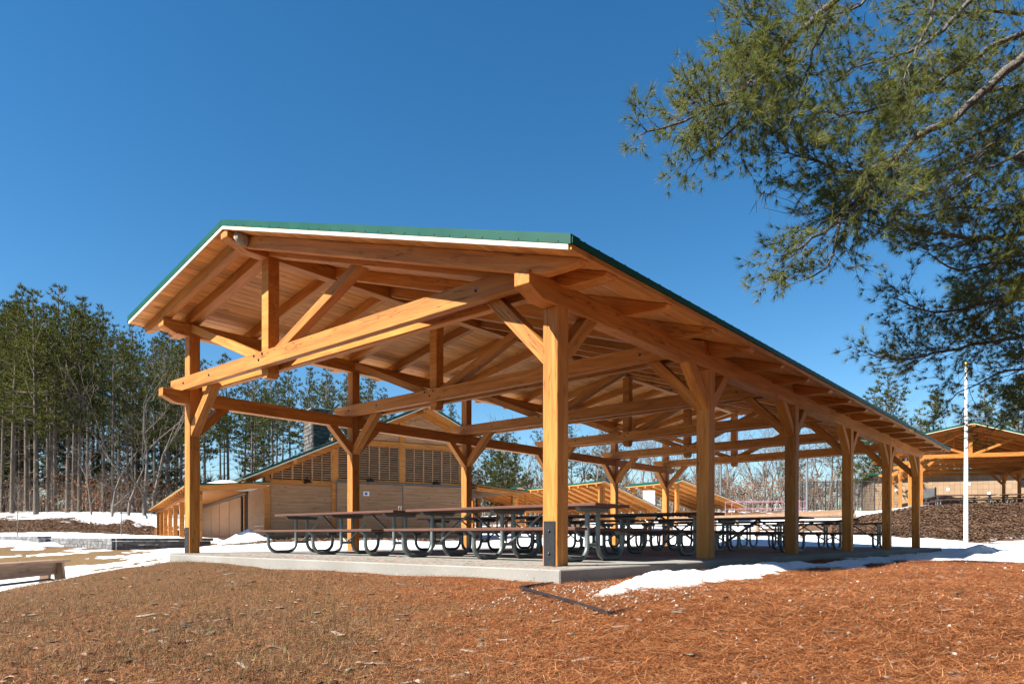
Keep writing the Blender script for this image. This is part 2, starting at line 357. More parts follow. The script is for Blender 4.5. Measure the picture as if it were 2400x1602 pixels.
SC = [P(0, 6, -1), P(200, 8, -1), P(400, 9, -1), P(800, 8, -1), P(1200, 5, -1), P(1700, 5, -1), P(2000, 8, -1), P(2400, 9, -1), P(2400, 10.3, -.5), P(2200, 10, -.8), P(1900, 10, -1), P(1200, 2, -1), P(2800, 9, -.6),
 P(0, 8.2, -.6), P(0, 9.6, .6), P(200, 10.2, -.5), P(200, 11.4, .6), P(400, 11.5, -.5), P(400, 12.3, .6), P(300, 10.9, -.5), P(300, 11.9, .6), P(100, 9.3, -.5), P(100, 10.5, .6), P(-200, 7, -.5), P(-200, 10, .6),
 P(0, 12, .6), P(100, 14, .7), P(250, 13.5, .6), P(350, 14, .6), P(420, 15, .6), P(100, 20.5, -.32), P(230, 19.5, -.28), P(0, 20.5, -.1), P(200, 24, -.35), P(50, 26.5, -.4), P(290, 23, -.2), P(150, 22.5, -.3), P(330, 21, .05), P(390, 21, .4), P(450, 22, .6), P(40, 23.2, -.25), P(260, 26, -.3), P(120, 27.5, -.3), P(480, 27, .6), P(330, 25.5, .1), P(100, 25.3, .15), P(190, 28, .0), P(160, 17, .1), P(300, 17, .05), P(270, 15.5, .1),
 P(60, 38, .8), P(270, 36, .8), P(400, 40, .8), P(0, 40, .8), P(0, 48, -.7), P(150, 48, -.75), P(250, 48, -.5), P(335, 49, .1), P(100, 58, .12), P(300, 58, .25), P(0, 65, -.1), P(200, 68, .05), P(100, 80, 0),
 P(640, 28.3, -.5), P(800, 29.0, -.5), P(950, 31, -.5), P(1060, 32.5, -.5), P(560, 27.5, -.35), P(600, 22, .8), P(800, 22, .8), P(1000, 23, .8), P(1200, 25, .9), P(1500, 26, .9), P(1700, 27, .9), P(720, 26.2, .5), P(900, 27.3, .5),
 P(1300, 33, .2), P(1450, 36, -.2), P(1200, 40, .6), P(1500, 45, .5), P(1750, 34, .5), P(1900, 30, .7), P(1900, 48, .6), P(2020, 50, .7), P(2000, 30, .8),
 P(2000, 36, -.5), P(2150, 38, -.8), P(2300, 38, -.8), P(2400, 35, -.45), P(2080, 34, -.5), P(2200, 33, -.6), P(2330, 33, -.6), P(2100, 29.5, .5), P(2250, 28, .4), P(2400, 28.5, .1), P(2350, 25, .12), P(2264, 24, .6), P(2150, 26, .8), P(2300, 18, .6), P(2400, 15, .5), P(2400, 13, .4), P(2200, 15, .6), P(2260, 13, .3), P(1300, 60, -.2), P(1700, 60, -.2), P(1900, 62, -.1), P(2500, 20, .3)]
SC = np.array(SC, float)
def snow_s(x, y):
    X, Z = cam2(x, y); out = np.empty(len(X))
    for i in range(0, len(X), 20000):
        a = X[i:i + 20000, None] - SC[None, :, 0]; b = Z[i:i + 20000, None] - SC[None, :, 1]
        w = 1 / ((a * a + b * b) / (1 + .02 * SC[None, :, 1] ** 2) + 1e-4) ** 2; out[i:i + 20000] = (w @ SC[:, 2]) / w.sum(1)
    return out
def polar(a0, a1, na, rads):
    an = np.linspace(a0, a1, na); A, Rr = np.meshgrid(an, rads)          # angle right of the axis
    x = CP[0] + Rr * (np.cos(A) * FW[0] + np.sin(A) * RT[0]); y = CP[1] + Rr * (np.cos(A) * FW[1] + np.sin(A) * RT[1])
    i = np.arange(len(rads) - 1)[:, None] * na + np.arange(na - 1)[None, :]; i = i.ravel()
    return x.ravel(), y.ravel(), np.stack([i, i + 1, i + na + 1, i + na], 1)[:, ::-1]
def build_ground():
    rads = np.concatenate([[.01], np.geomspace(.6, 700, 240)])
    x, y, f = polar(-math.pi, math.pi, 361, rads)
    z = gz(x, y); me = npmesh('ground', np.stack([x, y, z], 1), f, MT['ground'], True)
    X, Z = cam2(x, y); u = 1200 + FPX * X / np.maximum(Z, .5)
    near = np.clip((13.5 - np.hypot(X, Z)) / 2, 0, 1); right = np.clip((u - 520 - 60 * (8 - np.minimum(Z, 8))) / 750, 0, 1)
    needle = near * right; grass = near
    litter = np.where((Z > 30) | (u > 1600), 1, 0) * (1 - near); litter = np.maximum(litter, (1 - near) * ((u > 520) & (Z > 24)))
    ca = me.color_attributes.new('zone', 'FLOAT_COLOR', 'POINT')
    ca.data.foreach_set('color', np.stack([needle, grass, litter, np.ones_like(x)], 1).astype(np.float32).ravel())
    tag(add('ground', me), kind='structure')
    rads = np.geomspace(8.0, 95, 330); x, y, f = polar(R(-46), R(46), 420, rads)
    z = gz(x, y); s = snow_s(x, y); X, Z = cam2(x, y); r = np.hypot(X, Z)
    n = vnoise(x, y, .55, 3, 21) * .30 + vnoise(x, y * 1.0, 2.2, 4, 31) * .30
    h = .11 * np.clip(s + n, -.5, .42) + vnoise(x, y, 1.7, 3, 5) * .012
    pad = (x > -.60) & (x < 18.3) & (y > -.5) & (y < 8.86); h = np.where(pad, -.3, h)
    keep = (h > -.05)[f].any(1)
    me = npmesh('snow', np.stack([x, y, z + h], 1), f[keep], MT['snow'], True)
    tag(add('snow', me), kind='structure')
build_ground()

# ------------------------------------------------------------------ pavilion
BAY, WP, YL = 3.506, .19, 8.16
ZP0, ZP1 = 2.644, 2.88          # low plate and tie level
ZC0, ZC1 = 2.878, 3.106         # doubled tie (bottom chord)
ZH0, ZH1 = 3.85, 4.09           # high plate
YR, ZR = 5.625, 4.80            # ridge line of the deck's underside
MR, ML = .3156, .205
RD = .18
def zt(y): return ZR - (MR * (YR - y) if y < YR else ML * (y - YR))
def pavilion(name, loc, rz, nb, label, group=None, full=True):
    root = empty(name, loc, rz); tag(root, label, 'pavilion', group)
    tb = MT['timber']; L = nb * BAY + WP
    x_end = .457
    def bevelbeam(nm, y, z0, z1, xa, xb, endh, run, wd=WP):
        h = z1 - z0
        poly = [(xa + run, 0), (xb - run, 0), (xb, endh), (xb, h), (xa, h), (xa, endh)]
        return pbeam(nm, (nm, xa, xb, h), poly, wd, tb, frame((0, y, z0), (1, 0, 0)), root)
    for k in range(nb + 1):
        x = k * BAY + WP / 2
        for yy, zz in ((WP / 2, ZP0), (YL + WP / 2, ZH0)):
            beam('post', (x, yy, 0), (x, yy, zz), WP, WP, tb, root, (1, 0, 0), .007)
    # plates in two-bay lengths, jointed over posts
    def plate(nm, y, z0, z1):
        cuts = [-x_end] + [k * BAY + WP / 2 for k in range(2, nb, 2)] + [L + x_end]
        for i in range(len(cuts) - 1):
            a, b = cuts[i] + (.002 if i else 0), cuts[i + 1] - (.002 if i < len(cuts) - 2 else 0); h = z1 - z0
            poly = ([(a + .23, 0)] if i == 0 else [(a, 0)]) + ([(b - .23, 0), (b, .10)] if i == len(cuts) - 2 else [(b, 0)]) + [(b, h), (a, h)] + ([(a, .10)] if i == 0 else [])
            pbeam(nm, (nm, a, b), poly, WP, tb, frame((0, y, z0), (1, 0, 0)), root)
    plate('plate_beam', WP / 2, ZP0, ZP1); plate('plate_beam', YL + WP / 2, ZH0, ZH1)
    bevelbeam('ridge_beam', YR, 4.555, 4.79, -.655, L + .655, .12, .33)
    # tie beams along the tall row
    yt = YL + WP / 2; h = ZP1 - ZP0 - .004
    for k in range(nb): beam('tie_beam', (k * BAY + WP + .002, yt, ZP0 + h / 2), ((k + 1) * BAY - .002, yt, ZP0 + h / 2), .17, h, tb, root)
    pbeam('tie_stub', 'stub', [(0, 0), (.225, -.0), (.455, .10), (.455, h), (0, h)], .17, tb, frame((-.002, yt, ZP0), (-1, 0, 0)), root)
    pbeam('tie_stub', 'stub', [(0, 0), (.225, -.0), (.455, .10), (.455, h), (0, h)], .17, tb, frame((L + .002, yt, ZP0), (1, 0, 0)), root)
    # knee braces
    def brace(a, b, sx, t=.15): beam('knee_brace', a, b, t, t, tb, root, sx)
    for k in range(nb + 1):
        x = k * BAY + WP / 2
        for s, ok in ((1, k < nb), (-1, k > 0)):
            if ok:
                for yy in (WP / 2, yt): brace((x + s * .05, yy, 2.135), (x + s * .64, yy, 2.725), (0, 1, 0), .145)
        brace((x, WP / 2 + .05, 2.13), (x, WP / 2 + .86, 2.94), (1, 0, 0)); brace((x, yt - .05, 2.13), (x, yt - .86, 2.94), (1, 0, 0))
    # trusses
    for k in range(nb + 1):
        x = k * BAY
        poly = [(8.31, ZC0), (8.66, 3.0), (8.66, ZC1), (.32, ZC1), (.02, 3.012), (.02, ZC0)]
        for dx in (-.06, WP + .06):
            pbeam('tie_chord', 'chord', poly, .112, tb, frame((x + dx, 0, 0), (0, 1, 0)), root)
        kp = [(0, 4.553), (0, 2.80), (.04, 2.735), (WP - .04, 2.735), (WP, 2.80), (WP, 4.553)]
        pbeam('king_post', 'king', kp, WP, tb, frame((x + WP / 2, YR - WP / 2, 0), (0, 1, 0)), root)
        xm = x + WP / 2
        beam('strut', (xm, YR + .10, 3.04), (xm, YL - .002, 4.0), .14, .14, tb, root, (1, 0, 0))
        beam('strut', (xm, YR - .10, 3.045), (xm, 3.10, 4.02), .14, .145, tb, root, (1, 0, 0))
    # rafters, three spaces to a bay, the trusses' own top chords wider
    def rafter(x, wd, nm):
        pr = [(YR - .097, zt(YR - .097) - .001), (YR - .097, zt(YR - .097) - RD), (-.133, zt(-.133) - RD), (-.55, zt(-.133) - RD - .004), (-.585, zt(-.585) - .001)]
        pl = [(YR + .097, zt(YR + .097) - .001), (YR + .097, zt(YR + .097) - RD), (8.74, zt(8.74) - RD), (9.0, zt(8.74) - RD - .004), (9.04, zt(9.04) - .001)]
        for key, poly, dv in (('rafR', pr, (-1, -MR)), ('rafL', pl, (1, -ML))):
            k_ = math.hypot(*dv); dy, dz = dv[0] / k_, dv[1] / k_; ny, nz_ = (dz, -dy) if dv[0] < 0 else (-dz, dy)
            loc = [((y - YR) * dy + (z - ZR) * dz, (y - YR) * ny + (z - ZR) * nz_) for y, z in poly]
            pbeam(nm, key, loc, wd, tb, frame((x, YR, ZR), (0, dy, dz), (0, ny, nz_)), root)
    for i in range(nb * 3 + 1):
        rafter(WP / 2 + i * BAY / 3, WP - .004 if i % 3 == 0 else .12, 'rafter')
    rafter(-.364, .122, 'rafter'); rafter(L + .364, .122, 'rafter')
    # roof: ribbed metal, deck boards, rake and eave trim
    xa, xb = -.66, L + .66
    ye, yl = -.62, 9.06
    v, f = [], []; xs = []
    x = xa - .01
    while x < xb:
        xs += [(x, 0), (x + .165, 0), (x + .180, .030), (x + .209, .030), (x + .224, 0)]; x += .2286
    xs = [(min(a, xb + .01), b) for a, b in xs]
    rows = [(ye - .045, .098), (YR, .098), (yl + .045, .098)]
    for y_, o_ in rows:
        for a, b in xs: v.append((a, y_, zt(y_) + o_ + b))
    for y_, o_ in rows:
        for a, b in xs: v.append((a, y_, zt(y_) + o_ + b - .012))
    n = len(xs); nr = 3 * n
    for r_ in range(2):
        for i in range(n - 1):
            q = (r_ * n + i, r_ * n + i + 1, (r_ + 1) * n + i + 1, (r_ + 1) * n + i); f.append(q); f.append(tuple(nr + j for j in q[::-1]))
    for r_ in (0, 2):
        for i in range(n - 1): f.append((r_ * n + i, r_ * n + i + 1, nr + r_ * n + i + 1, nr + r_ * n + i))
    roof = add('roof', npmesh('roof', v, f, MT['green']), root)
    if full:
        for side in (0, 1):
            y0 = YR; total = (YR - ye) if side == 0 else (yl - YR); m_ = MR if side == 0 else ML; sg = -1 if side == 0 else 1
            cnt = int(round(total * math.hypot(1, m_) / .14)); step = total / cnt
            nrm = Vector((0, -sg * -m_, 1)).normalized() if False else Vector((0, sg * m_, 1)).normalized()
            for i in range(cnt):
                yc = y0 + sg * (i + .5) * step; zc = zt(yc)
                p = Vector((xa + .004, yc, zc)) + nrm * .021
                beam('roof_board', p, p + Vector((xb - xa - .008, 0, 0)), round(step * math.hypot(1, m_) - .0025, 4), .038, MT['deck'], roof, nrm, .005)
    else:
        for pts in ([(YR, zt(YR)), (ye, zt(ye)), (ye, zt(ye) + .04), (YR, zt(YR) + .04)], [(YR, zt(YR)), (yl, zt(yl)), (yl, zt(yl) + .04), (YR, zt(YR) + .04)]):
            MB().prism(pts, 'x', xa + .004, xb - .004).build('roof_deck', MT['deck'], roof)
    for x_, s in ((xa, -1), (xb, 1)):
        for ya, yb in ((ye - .005, YR), (YR, yl + .005)):
            pts = [(ya, zt(ya) - .004), (yb, zt(yb) - .004), (yb, zt(yb) + .048), (ya, zt(ya) + .048)]
            MB().prism(pts, 'x', x_ + s * .002, x_ + s * .02).build('rake_board', MT['trim'], roof, bevel=.002)
        for ya, yb in ((ye - .036, YR), (YR, yl + .036)):
            o1 = .047
            pts = [(ya, zt(ya) + o1), (yb, zt(yb) + o1), (yb, zt(yb) + .138), (ya, zt(ya) + .138)]
            mb = MB().prism(pts, 'x', x_ + s * .022, x_ + s * .026)
            pts = [(ya, zt(ya) + .132), (yb, zt(yb) + .132), (yb, zt(yb) + .137), (ya, zt(ya) + .137)]
            mb.prism(pts, 'x', x_ + s * .021, x_ - s * .13)
            mb.build('rake_trim', MT['green'], roof)
        if s < 0:
            mb = MB()
            for j in range(42):
                y_ = ye + .1 + j * .23
                if y_ > yl: break
                zz = zt(y_) + .066; mb.box(x_ - .031, x_ - .026, y_ - .005, y_ + .005, zz - .005, zz + .005)
            tag(mb.build('trim_screws', MT['bolt'], roof), kind='stuff')
    MB().box(xa, xb, ye - .03, ye - .006, zt(ye) - .004, zt(ye) + .045).build('eave_board', MT['timber'], roof, bevel=.002)
    MB().box(xa, xb, yl + .006, yl + .03, zt(yl) - .004, zt(yl) + .045).build('eave_board', MT['timber'], roof, bevel=.002)
    for yy in (ye - .048, yl + .033):
        MB().box(xa - .012, xb + .012, yy, yy + .014, zt(ye if yy < 0 else yl) + .046, zt(ye if yy < 0 else yl) + .106).build('eave_trim', MT['green'], roof)
    pts = [(YR - .2, zt(YR - .2) + .132), (YR, zt(YR) + .15), (YR + .2, zt(YR + .2) + .132), (YR + .2, zt(YR + .2) + .124), (YR, zt(YR) + .142), (YR - .2, zt(YR - .2) + .124)]
    MB().prism(pts, 'x', xa + .01, xb - .01).build('ridge_cap', MT['green'], roof)
    # bolts through the ties, steel straps at the feet of the gable posts
    if full:
        for k in range(nb + 1):
            for y_, z_ in ((1.035, 2.994), (7.2, 2.998), (8.15, 2.999), (5.50, 3.066), (5.74, 3.067), (5.60, 2.985), (.35, 2.95)):
                x_ = k * BAY - .116
                MB().lathe([(0, .018), (.009, .018), (.011, .012), (.011, .002), (.024, .002), (.024, -.002)], 8).build('bolt', MT['bolt'], root, frame((x_, y_, z_), (0, 1, 0), (-1, 0, 0)))
        for x_, s in ((-.001, -1), (L + .001, 1)):
            for yy in (WP / 2, yt):
                pl_ = MB().box(min(x_, x_ + s * .010), max(x_, x_ + s * .010), yy - .072, yy + .072, .004, .46).build('strap_plate', MT['iron'], root, bevel=.002)
                for z_ in (.13, .36):
                    MB().lathe([(0, .016), (.008, .0145), (.014, .008), (.016, 0)], 10).build('bolt', MT['bolt'], pl_, frame((x_ + s * .011, yy, z_), (0, 1, 0), (s, 0, 0)), smooth=True)
    return root
pav = pavilion('picnic_pavilion', (0, 0, 0), 0, 5, 'large open timber picnic pavilion with green metal roof, nearest to the viewer')
tag(MB().prism([(-.556, -.45), (18.3, -.45), (18.3, 8.86), (-.05, 8.86), (-.556, 7.62)], 'z', -.16, 0).build('concrete_pad', MT['concrete'], bevel=.012), kind='structure')
# grey paper nest tucked in the apex, power box on the far post
mb = MB().lathe([(.0, .0), (.05, .015), (.085, .06), (.10, .11), (.09, .16), (.06, .19), (0, .2)], 10)
for i, p in enumerate(mb.v): q = 1 + .18 * math.sin(i * 2.3); mb.v[i] = (p[0] * q * 1.2, p[1] * q, p[2])
tag(mb.build('wasp_nest', MT['nest'], None, Matrix.Translation((-.50, 5.38, 4.535)), True), 'grey papery nest tucked under the ridge at the front gable', 'nest')
e = empty('power_box', (17.53, -.001, .46)); tag(e, 'small grey electric box fixed to the last post of the near row', 'electric box')
MB().box(.20, .30, .02, .12, -.06, .06).build('box_body', MT['grey'], e, bevel=.006); MB().box(.192, .214, .05, .09, -.46, -.06).build('conduit', MT['grey'], e)

# ------------------------------------------------------------------ picnic tables
def make_table():
    r = empty('picnic_table')
    br, gv = MT['plastic'], MT['galv']
    for x in (-.256, 0, .256): beam('top_plank', (x, -1.7, .684), (x, 1.7, .684), .248, .038, br, r, c=.006)
    for x in (-.665, .665): beam('seat_plank', (x, -1.7, .394), (x, 1.7, .394), .25, .038, br, r, c=.006)
    def hoop(s):
        pts = [(s * .67, 0, .374), (s * .67, 0, .21)]
        for i in range(1, 7): a = i * math.pi / 12; pts.append((s * (.50 + .17 * math.cos(a)), 0, .20 - .17 * math.sin(a)))
        for i in range(7): a = math.pi / 2 + i * math.pi / 12; pts.append((s * (.285 + .17 * math.cos(a)), 0, .20 - .17 * math.sin(a)))
        pts += [(s * .115, 0, .30), (s * .115, 0, .61)]
        return MB().tube(pts, .03, 10).mesh('hoop_leg', gv, True)
    hm = {s: hoop(s) for s in (-1, 1)}
    tb = MB().prism([(-.34, .664), (-.29, .612), (.29, .612), (.34, .664)], 'y', -.03, .03).mesh('top_bracket', MT['grey'], bevel=.003)
    sb = {s: MB().prism([(s * .55, .374), (s * .57, .33), (s * .70, .33), (s * .77, .374)], 'y', -.036, .036).mesh('seat_bracket', MT['grey'], bevel=.003) for s in (-1, 1)}
    cb = MB().tube([(-.115, 0, .20), (.115, 0, .20)], .022, 8).mesh('cross_bar', gv, True)
    for y in (-1.4, 0, 1.4):
        M = Matrix.Translation((0, y, 0))
        for s in (-1, 1): add('hoop_leg', hm[s], r, M); add('seat_bracket', sb[s], r, M)
        add('top_bracket', tb, r, M); add('cross_bar', cb, r, M)
    for y0, s in ((-1.4, 1), (0, -1), (0, 1), (1.4, -1)):
        MB().tube([(0, y0 + s * .02, .21), (0, y0 + s * .66, .64), (0, y0 + s * .71, .66)], .017, 8).build('diagonal_brace', gv, r, smooth=True)
    return r
table0 = make_table(); tab_used = []
def place_table(x, y, z, rz, label, group):
    t = table0 if not tab_used else copy_tree(table0); tab_used.append(1)
    t.location = (x, y, z); t.rotation_euler = (0, 0, rz); return tag(t, label, 'picnic table', group)
ROW = ['nearest', 'second', 'third', 'fourth', 'farthest']
for k in range(5):
    for j, yc in ((0, 2.02), (1, 5.70)):
        dy = {(1, 0): .3, (2, 0): -.05, (3, 1): .12, (2, 1): .1}.get((k, j), 0)
        side = 'nearer the low eave' if j == 0 else 'nearer the tall posts'
        place_table(1.57 + BAY * k + rnd.uniform(-.03, .03), yc + dy, 0, rnd.uniform(-.008, .008),
                    f'{ROW[k]} row of plank tables under the near pavilion, the one {side}', 'tables under the near pavilion')

# ------------------------------------------------------------------ concession building behind
BW = math.atan2(RT[1] * .866 + FW[1] * .5, RT[0] * .866 + FW[0] * .5)       # its front runs 60 degrees right of the view axis
b0 = gxy(626, 30)
bld = empty('concession_building', (b0[0], b0[1], .16), BW)
tag(bld, 'long cedar-clad building with louvred gable and stone chimney behind the near pavilion', 'building')
def siding(parent, x0, x1, z0, z1, y=0, top=None, along='x', step=.15, mat='cedar', nm='board_siding'):
    mb = MB(); z = z0
    while z < z1 - .01:
        zz = min(z + step - .006, z1); a, b = x0, x1
        if top:
            a, b = top(zz)
            if b - a < .1: break
        if along == 'x': mb.box(a, b, y, y + .03, z, zz)
        else: mb.box(y, y + .03, a, b, z, zz)
        z += step
    o = mb.build(nm, MT[mat], parent); return tag(o, kind='stuff')
AP, ZA, SL = 7.07, 6.32, .46
def rz_(s): return ZA - .30 - SL * abs(s - AP)
B_ = lambda nm, *a, mat='timber', **k: MB().box(*a).build(nm, MT[mat], bld, bevel=.008, **k)
B_('shade_backing', .1, 9.95, .20, .26, 0, 2.7, mat='dark'); MB().prism([(.15, 2.7), (9.95, 2.7), (9.95, rz_(9.95) + .1), (AP, rz_(AP) + .1), (.15, rz_(.15) + .1)], 'y', .20, .26).build('shade_backing', MT['dark'], bld)  # near-black sheet; gaps between slats get their inner shade from its colour
for s in (0, 2.92, 6.14, 9.3): B_('wall_post', s - .12, s + .12, -.06, .18, 0, rz_(s) - .02)
B_('floor_edge', -.3, 10.2, -.35, .2, -.3, 0, mat='concrete')
B_('lintel', .122, 2.798, -.05, .15, 2.42, 2.64); B_('lintel', 3.042, 6.018, -.05, .15, 2.66, 2.78); B_('lintel', 6.262, 9.178, -.05, .15, 2.66, 2.78)
B_('girt', 2.8, 9.6, -.07, .15, 4.36, 4.60)
siding(bld, .12, 2.8, .02, 2.42, .02)
for a, b in ((2.98, 6.12), (6.13, 9.22)):
    d_ = empty('sliding_door', parent=bld); siding(d_, a, b, .04, 2.58, -.135, nm='door_boards')
    MB().box(a, a + .03, -.15, -.105, .03, 2.6).build('door_edge', MT['grey'], d_)
mb = MB().box(2.85, 9.4, -.17, -.12, 2.60, 2.66); mb.build('door_track', MT['grey'], bld)
def topcut(z):
    h = (ZA - .42 - z) / SL; return max(.2, AP - h), min(9.9, AP + h)
siding(bld, 0, 0, 4.62, 5.8, .03, top=topcut); MB().prism([(.25, 4.6), (9.85, 4.6), (9.85, rz_(9.85) + .1), (AP, rz_(AP) + .1), (AP - 2.9, 4.6)], 'y', .07, .19).build('gable_wall', MT['cedar'], bld)
# louvres
def louvre(a, b, z0, ztop, n):
    p = empty('louvre_panel', parent=bld); st = (b - a) / n
    for i in range(n + 1):
        s = a + i * st; wd = .035 if i % 2 == 0 else .02; zt_ = ztop(s)
        if zt_ > z0 + .05: MB().box(s - wd, s + wd, -.03, .06, z0, zt_).build('mullion', MT['cedar'], p)
    sl_ = MB(); z = z0 + .03
    while z < max(ztop(a), ztop(b)):
        aa = a
        if ztop(a) < z: aa = b - (ztop(b) - z) / SL
        if b - aa > .1:
            q = len(sl_.v); sl_.v += [(aa, 0, z), (b, 0, z), (b, .05, z + .045), (aa, .05, z + .045), (aa, 0, z + .030), (b, 0, z + .030), (b, .05, z + .075), (aa, .05, z + .075)]
            sl_.f += [tuple(q + j for j in t) for t in ((0, 3, 2, 1), (4, 5, 6, 7), (0, 1, 5, 4), (1, 2, 6, 5), (2, 3, 7, 6), (3, 0, 4, 7))]
        z += .105
    tag(sl_.build('louvre_slats', MT['cedar'], p), kind='stuff')
louvre(3.06, 6.0, 2.80, lambda s: 4.34, 6); louvre(6.28, 9.16, 2.80, lambda s: 4.34, 6)
louvre(.2, 2.78, 2.66, lambda s: rz_(s) + .01, 6)
# main roof, saltbox, with overhanging front rake
sL, sR, YB = -1.15, 10.75, 29
def slope(s0, s1, dz, th, y0, y1, nm, mat, parent):
    zf = lambda s: ZA - SL * abs(s - AP) + dz
    return MB().prism([(s0, zf(s0)), (s1, zf(s1)), (s1, zf(s1) + th), (s0, zf(s0) + th)], 'y', y0, y1).build(nm, MT[mat], parent)
roofb = slope(sL, AP, -.02, .05, -.9, YB, 'roof', 'green', bld); slope(AP, sR, -.02, .05, -.9, YB, 'roof_slope', 'green', roofb)
slope(sL + .05, AP, -.07, .045, -.86, YB, 'roof_deck', 'deck', roofb); slope(AP, sR - .05, -.07, .045, -.86, YB, 'roof_deck', 'deck', roofb)
for s0, s1 in ((sL, AP), (AP, sR)):
    slope(s0, s1, -.03, .09, -.93, -.905, 'rake_trim', 'green', roofb); slope(s0 + .04, s1, -.085, .05, -.92, -.90, 'rake_board', 'trim', roofb)
slope(sL + .25, AP, -.32, .24, -.08, .12, 'rake_rafter', 'timber', bld); slope(AP, sR - .3, -.32, .24, -.08, .12, 'rake_rafter', 'timber', bld)
for s in (1.0, 4.0, AP - .1, 8.9, 10.3): MB().box(s - .09, s + .09, -.85, -.09, ZA - SL * abs(s - AP) - .27, ZA - SL * abs(s - AP) - .09).build('lookout', MT['timber'], bld, bevel=.006)
for i in range(9):      # metal roof ribs and snow guards on the low slope
    s = sL + .3 + i * .9; zz = ZA - SL * abs(s - AP) + .03
    MB().box(s - .05, s + .05, -.85, YB, zz, zz + .05).build('snow_guard', MT['iron'], roofb)
# stone chimney
ch_ = empty('chimney', parent=bld)
for i in range(15):
    z = 3.6 + i * .22; y = 6.0
    while y < 7.65:
        L_ = rnd.uniform(.22, .5); y2 = min(y + L_, 7.7)
        j = rnd.uniform(0, .04); MB().box(3.4 - j, 3.55, y + .008, y2 - .008, z + .006, z + .214).build('stone', MT['fieldstone'], ch_, bevel=.02); y = y2
    x = 3.42
    while x < 4.25:
        L_ = rnd.uniform(.2, .45); x2 = min(x + L_, 4.32); j = rnd.uniform(.01, .05)
        MB().box(x + .008, x2 - .008, 6.0 - j, 6.03, z + .006, z + .214).build('stone', MT['fieldstone'], ch_, bevel=.02); x = x2
MB().box(3.42, 4.3, 6.02, 7.68, 3.2, 6.88).build('mortar_core', MT['dark'], ch_); MB().box(3.32, 4.42, 5.92, 7.78, 6.9, 6.97).build('chimney_cap', MT['concrete'], ch_, bevel=.01)
# side wall with sliding doors, low wing roof on a row of posts
B_('side_wall', .0, .06, 4.6, YB, 0, 2.5, mat='cedar'); siding(bld, .13, 4.6, .02, 2.4, -.03, along='y')
B_('opening_jamb', -.05, .1, 5.6, 5.9, 0, 2.4); B_('opening_shade', -.03, .0, 4.62, 5.6, 0, 2.4, mat='dark')  # near-black panel on the side wall stands in for the doorway's inner shade
for i in range(4):
    d_ = empty('sliding_door', parent=bld); y = 6.2 + i * 4.0; siding(d_, y, y + 3.97, .04, 2.15, -.11, along='y', nm='door_boards')
    MB().box(-.125, -.075, y, y + .06, .03, 2.18).build('door_edge', MT['grey'], d_)
MB().box(-.16, -.11, 4.4, 26, 2.2, 2.27).build('door_track', MT['grey'], bld)
wing = empty('wing_roof', parent=bld)
pts = [(-3.3, 2.16), (.0, 2.42), (.0, 2.47), (-3.3, 2.21)]
MB().prism(pts, 'y', -.75, YB).build('metal_sheet', MT['green'], wing); MB().prism([(p, q - .05) for p, q in pts], 'y', -.7, YB).build('soffit_boards', MT['timber'], wing)
MB().prism([(-3.1, 1.95), (-.13, 2.2), (-.13, 2.38), (-3.1, 2.13)], 'y', -.62, -.46).build('end_beam', MT['timber'], wing)
MB().box(-2.85, -2.6, -.4, YB - .4, 1.86, 2.08).build('eave_beam', MT['timber'], wing)
for i in range(24): MB().box(-3.28, -2.86, .2 + i * 1.18, .32 + i * 1.18, 1.98, 2.10).build('rafter_tail', MT['timber'], wing)
for i in range(8): B_('porch_post', -2.84, -2.62, -.55 + i * 3.95, -.33 + i * 3.95, 0, 1.86)
wr = empty('wing_roof', parent=bld); pts = [(9.9, 2.72), (12.9, 2.48), (12.9, 2.53), (9.9, 2.77)]
MB().prism(pts, 'y', -.6, 14).build('metal_sheet', MT['green'], wr); MB().prism([(p, q - .05) for p, q in pts], 'y', -.55, 14).build('soffit_boards', MT['timber'], wr)
MB().prism([(9.9, 2.42), (12.6, 2.22), (12.6, 2.40), (9.9, 2.62)], 'y', -.46, -.3).build('end_beam', MT['timber'], wr)
for i in range(4): B_('porch_post', 12.0, 12.2, -.4 + i * 3.95, -.2 + i * 3.95, 0, 2.3)
# gooseneck lamps, a small notice
for i, (s, z, w_) in enumerate(((1.62, 2.55, 'leftmost'), (4.45, 2.72, 'middle'), (7.75, 2.72, 'rightmost'))):
    p = bld.matrix_basis if False else None
    ca, sa = math.cos(BW), math.sin(BW); ox, oy = b0[0] + s * ca, b0[1] + s * sa
    e = empty('wall_lamp', (ox, oy, .16 + z), BW); tag(e, f'dark gooseneck lamp on the louvred building front, {w_} of three', 'wall lamp', 'gooseneck lamps')
    MB().box(-.06, .06, -.09, -.055, -.08, .08).build('wall_plate', MT['lampblack'], e, bevel=.01)
    MB().tube([(0, -.09, .03), (0, -.22, .16), (0, -.36, .18), (0, -.44, .10)], .014, 6).build('arm', MT['lampblack'], e, smooth=True)
    MB().lathe([(.02, .09), (.05, .06), (.08, .02), (.20, -.05), (.21, -.07), (.15, -.03), (.0, .0)], 14, (0, -.44, .02)).build('shade', MT['lampblack'], e, smooth=True)
ox, oy = b0 + 4.35 * np.array([math.cos(BW), math.sin(BW)]) + .145 * np.array([math.sin(BW), -math.cos(BW)])
e = empty('wall_sign', (ox, oy, 2.28), BW); tag(e, 'tiny white and blue notice on the sliding door', 'sign')
MB().box(-.14, .14, -.02, 0, -.1, .1).build('panel', MT['white'], e); MB().box(-.07, .05, -.026, -.021, -.06, .06).build('print', plain('blue_print', (.06, .12, .42), .6), e)
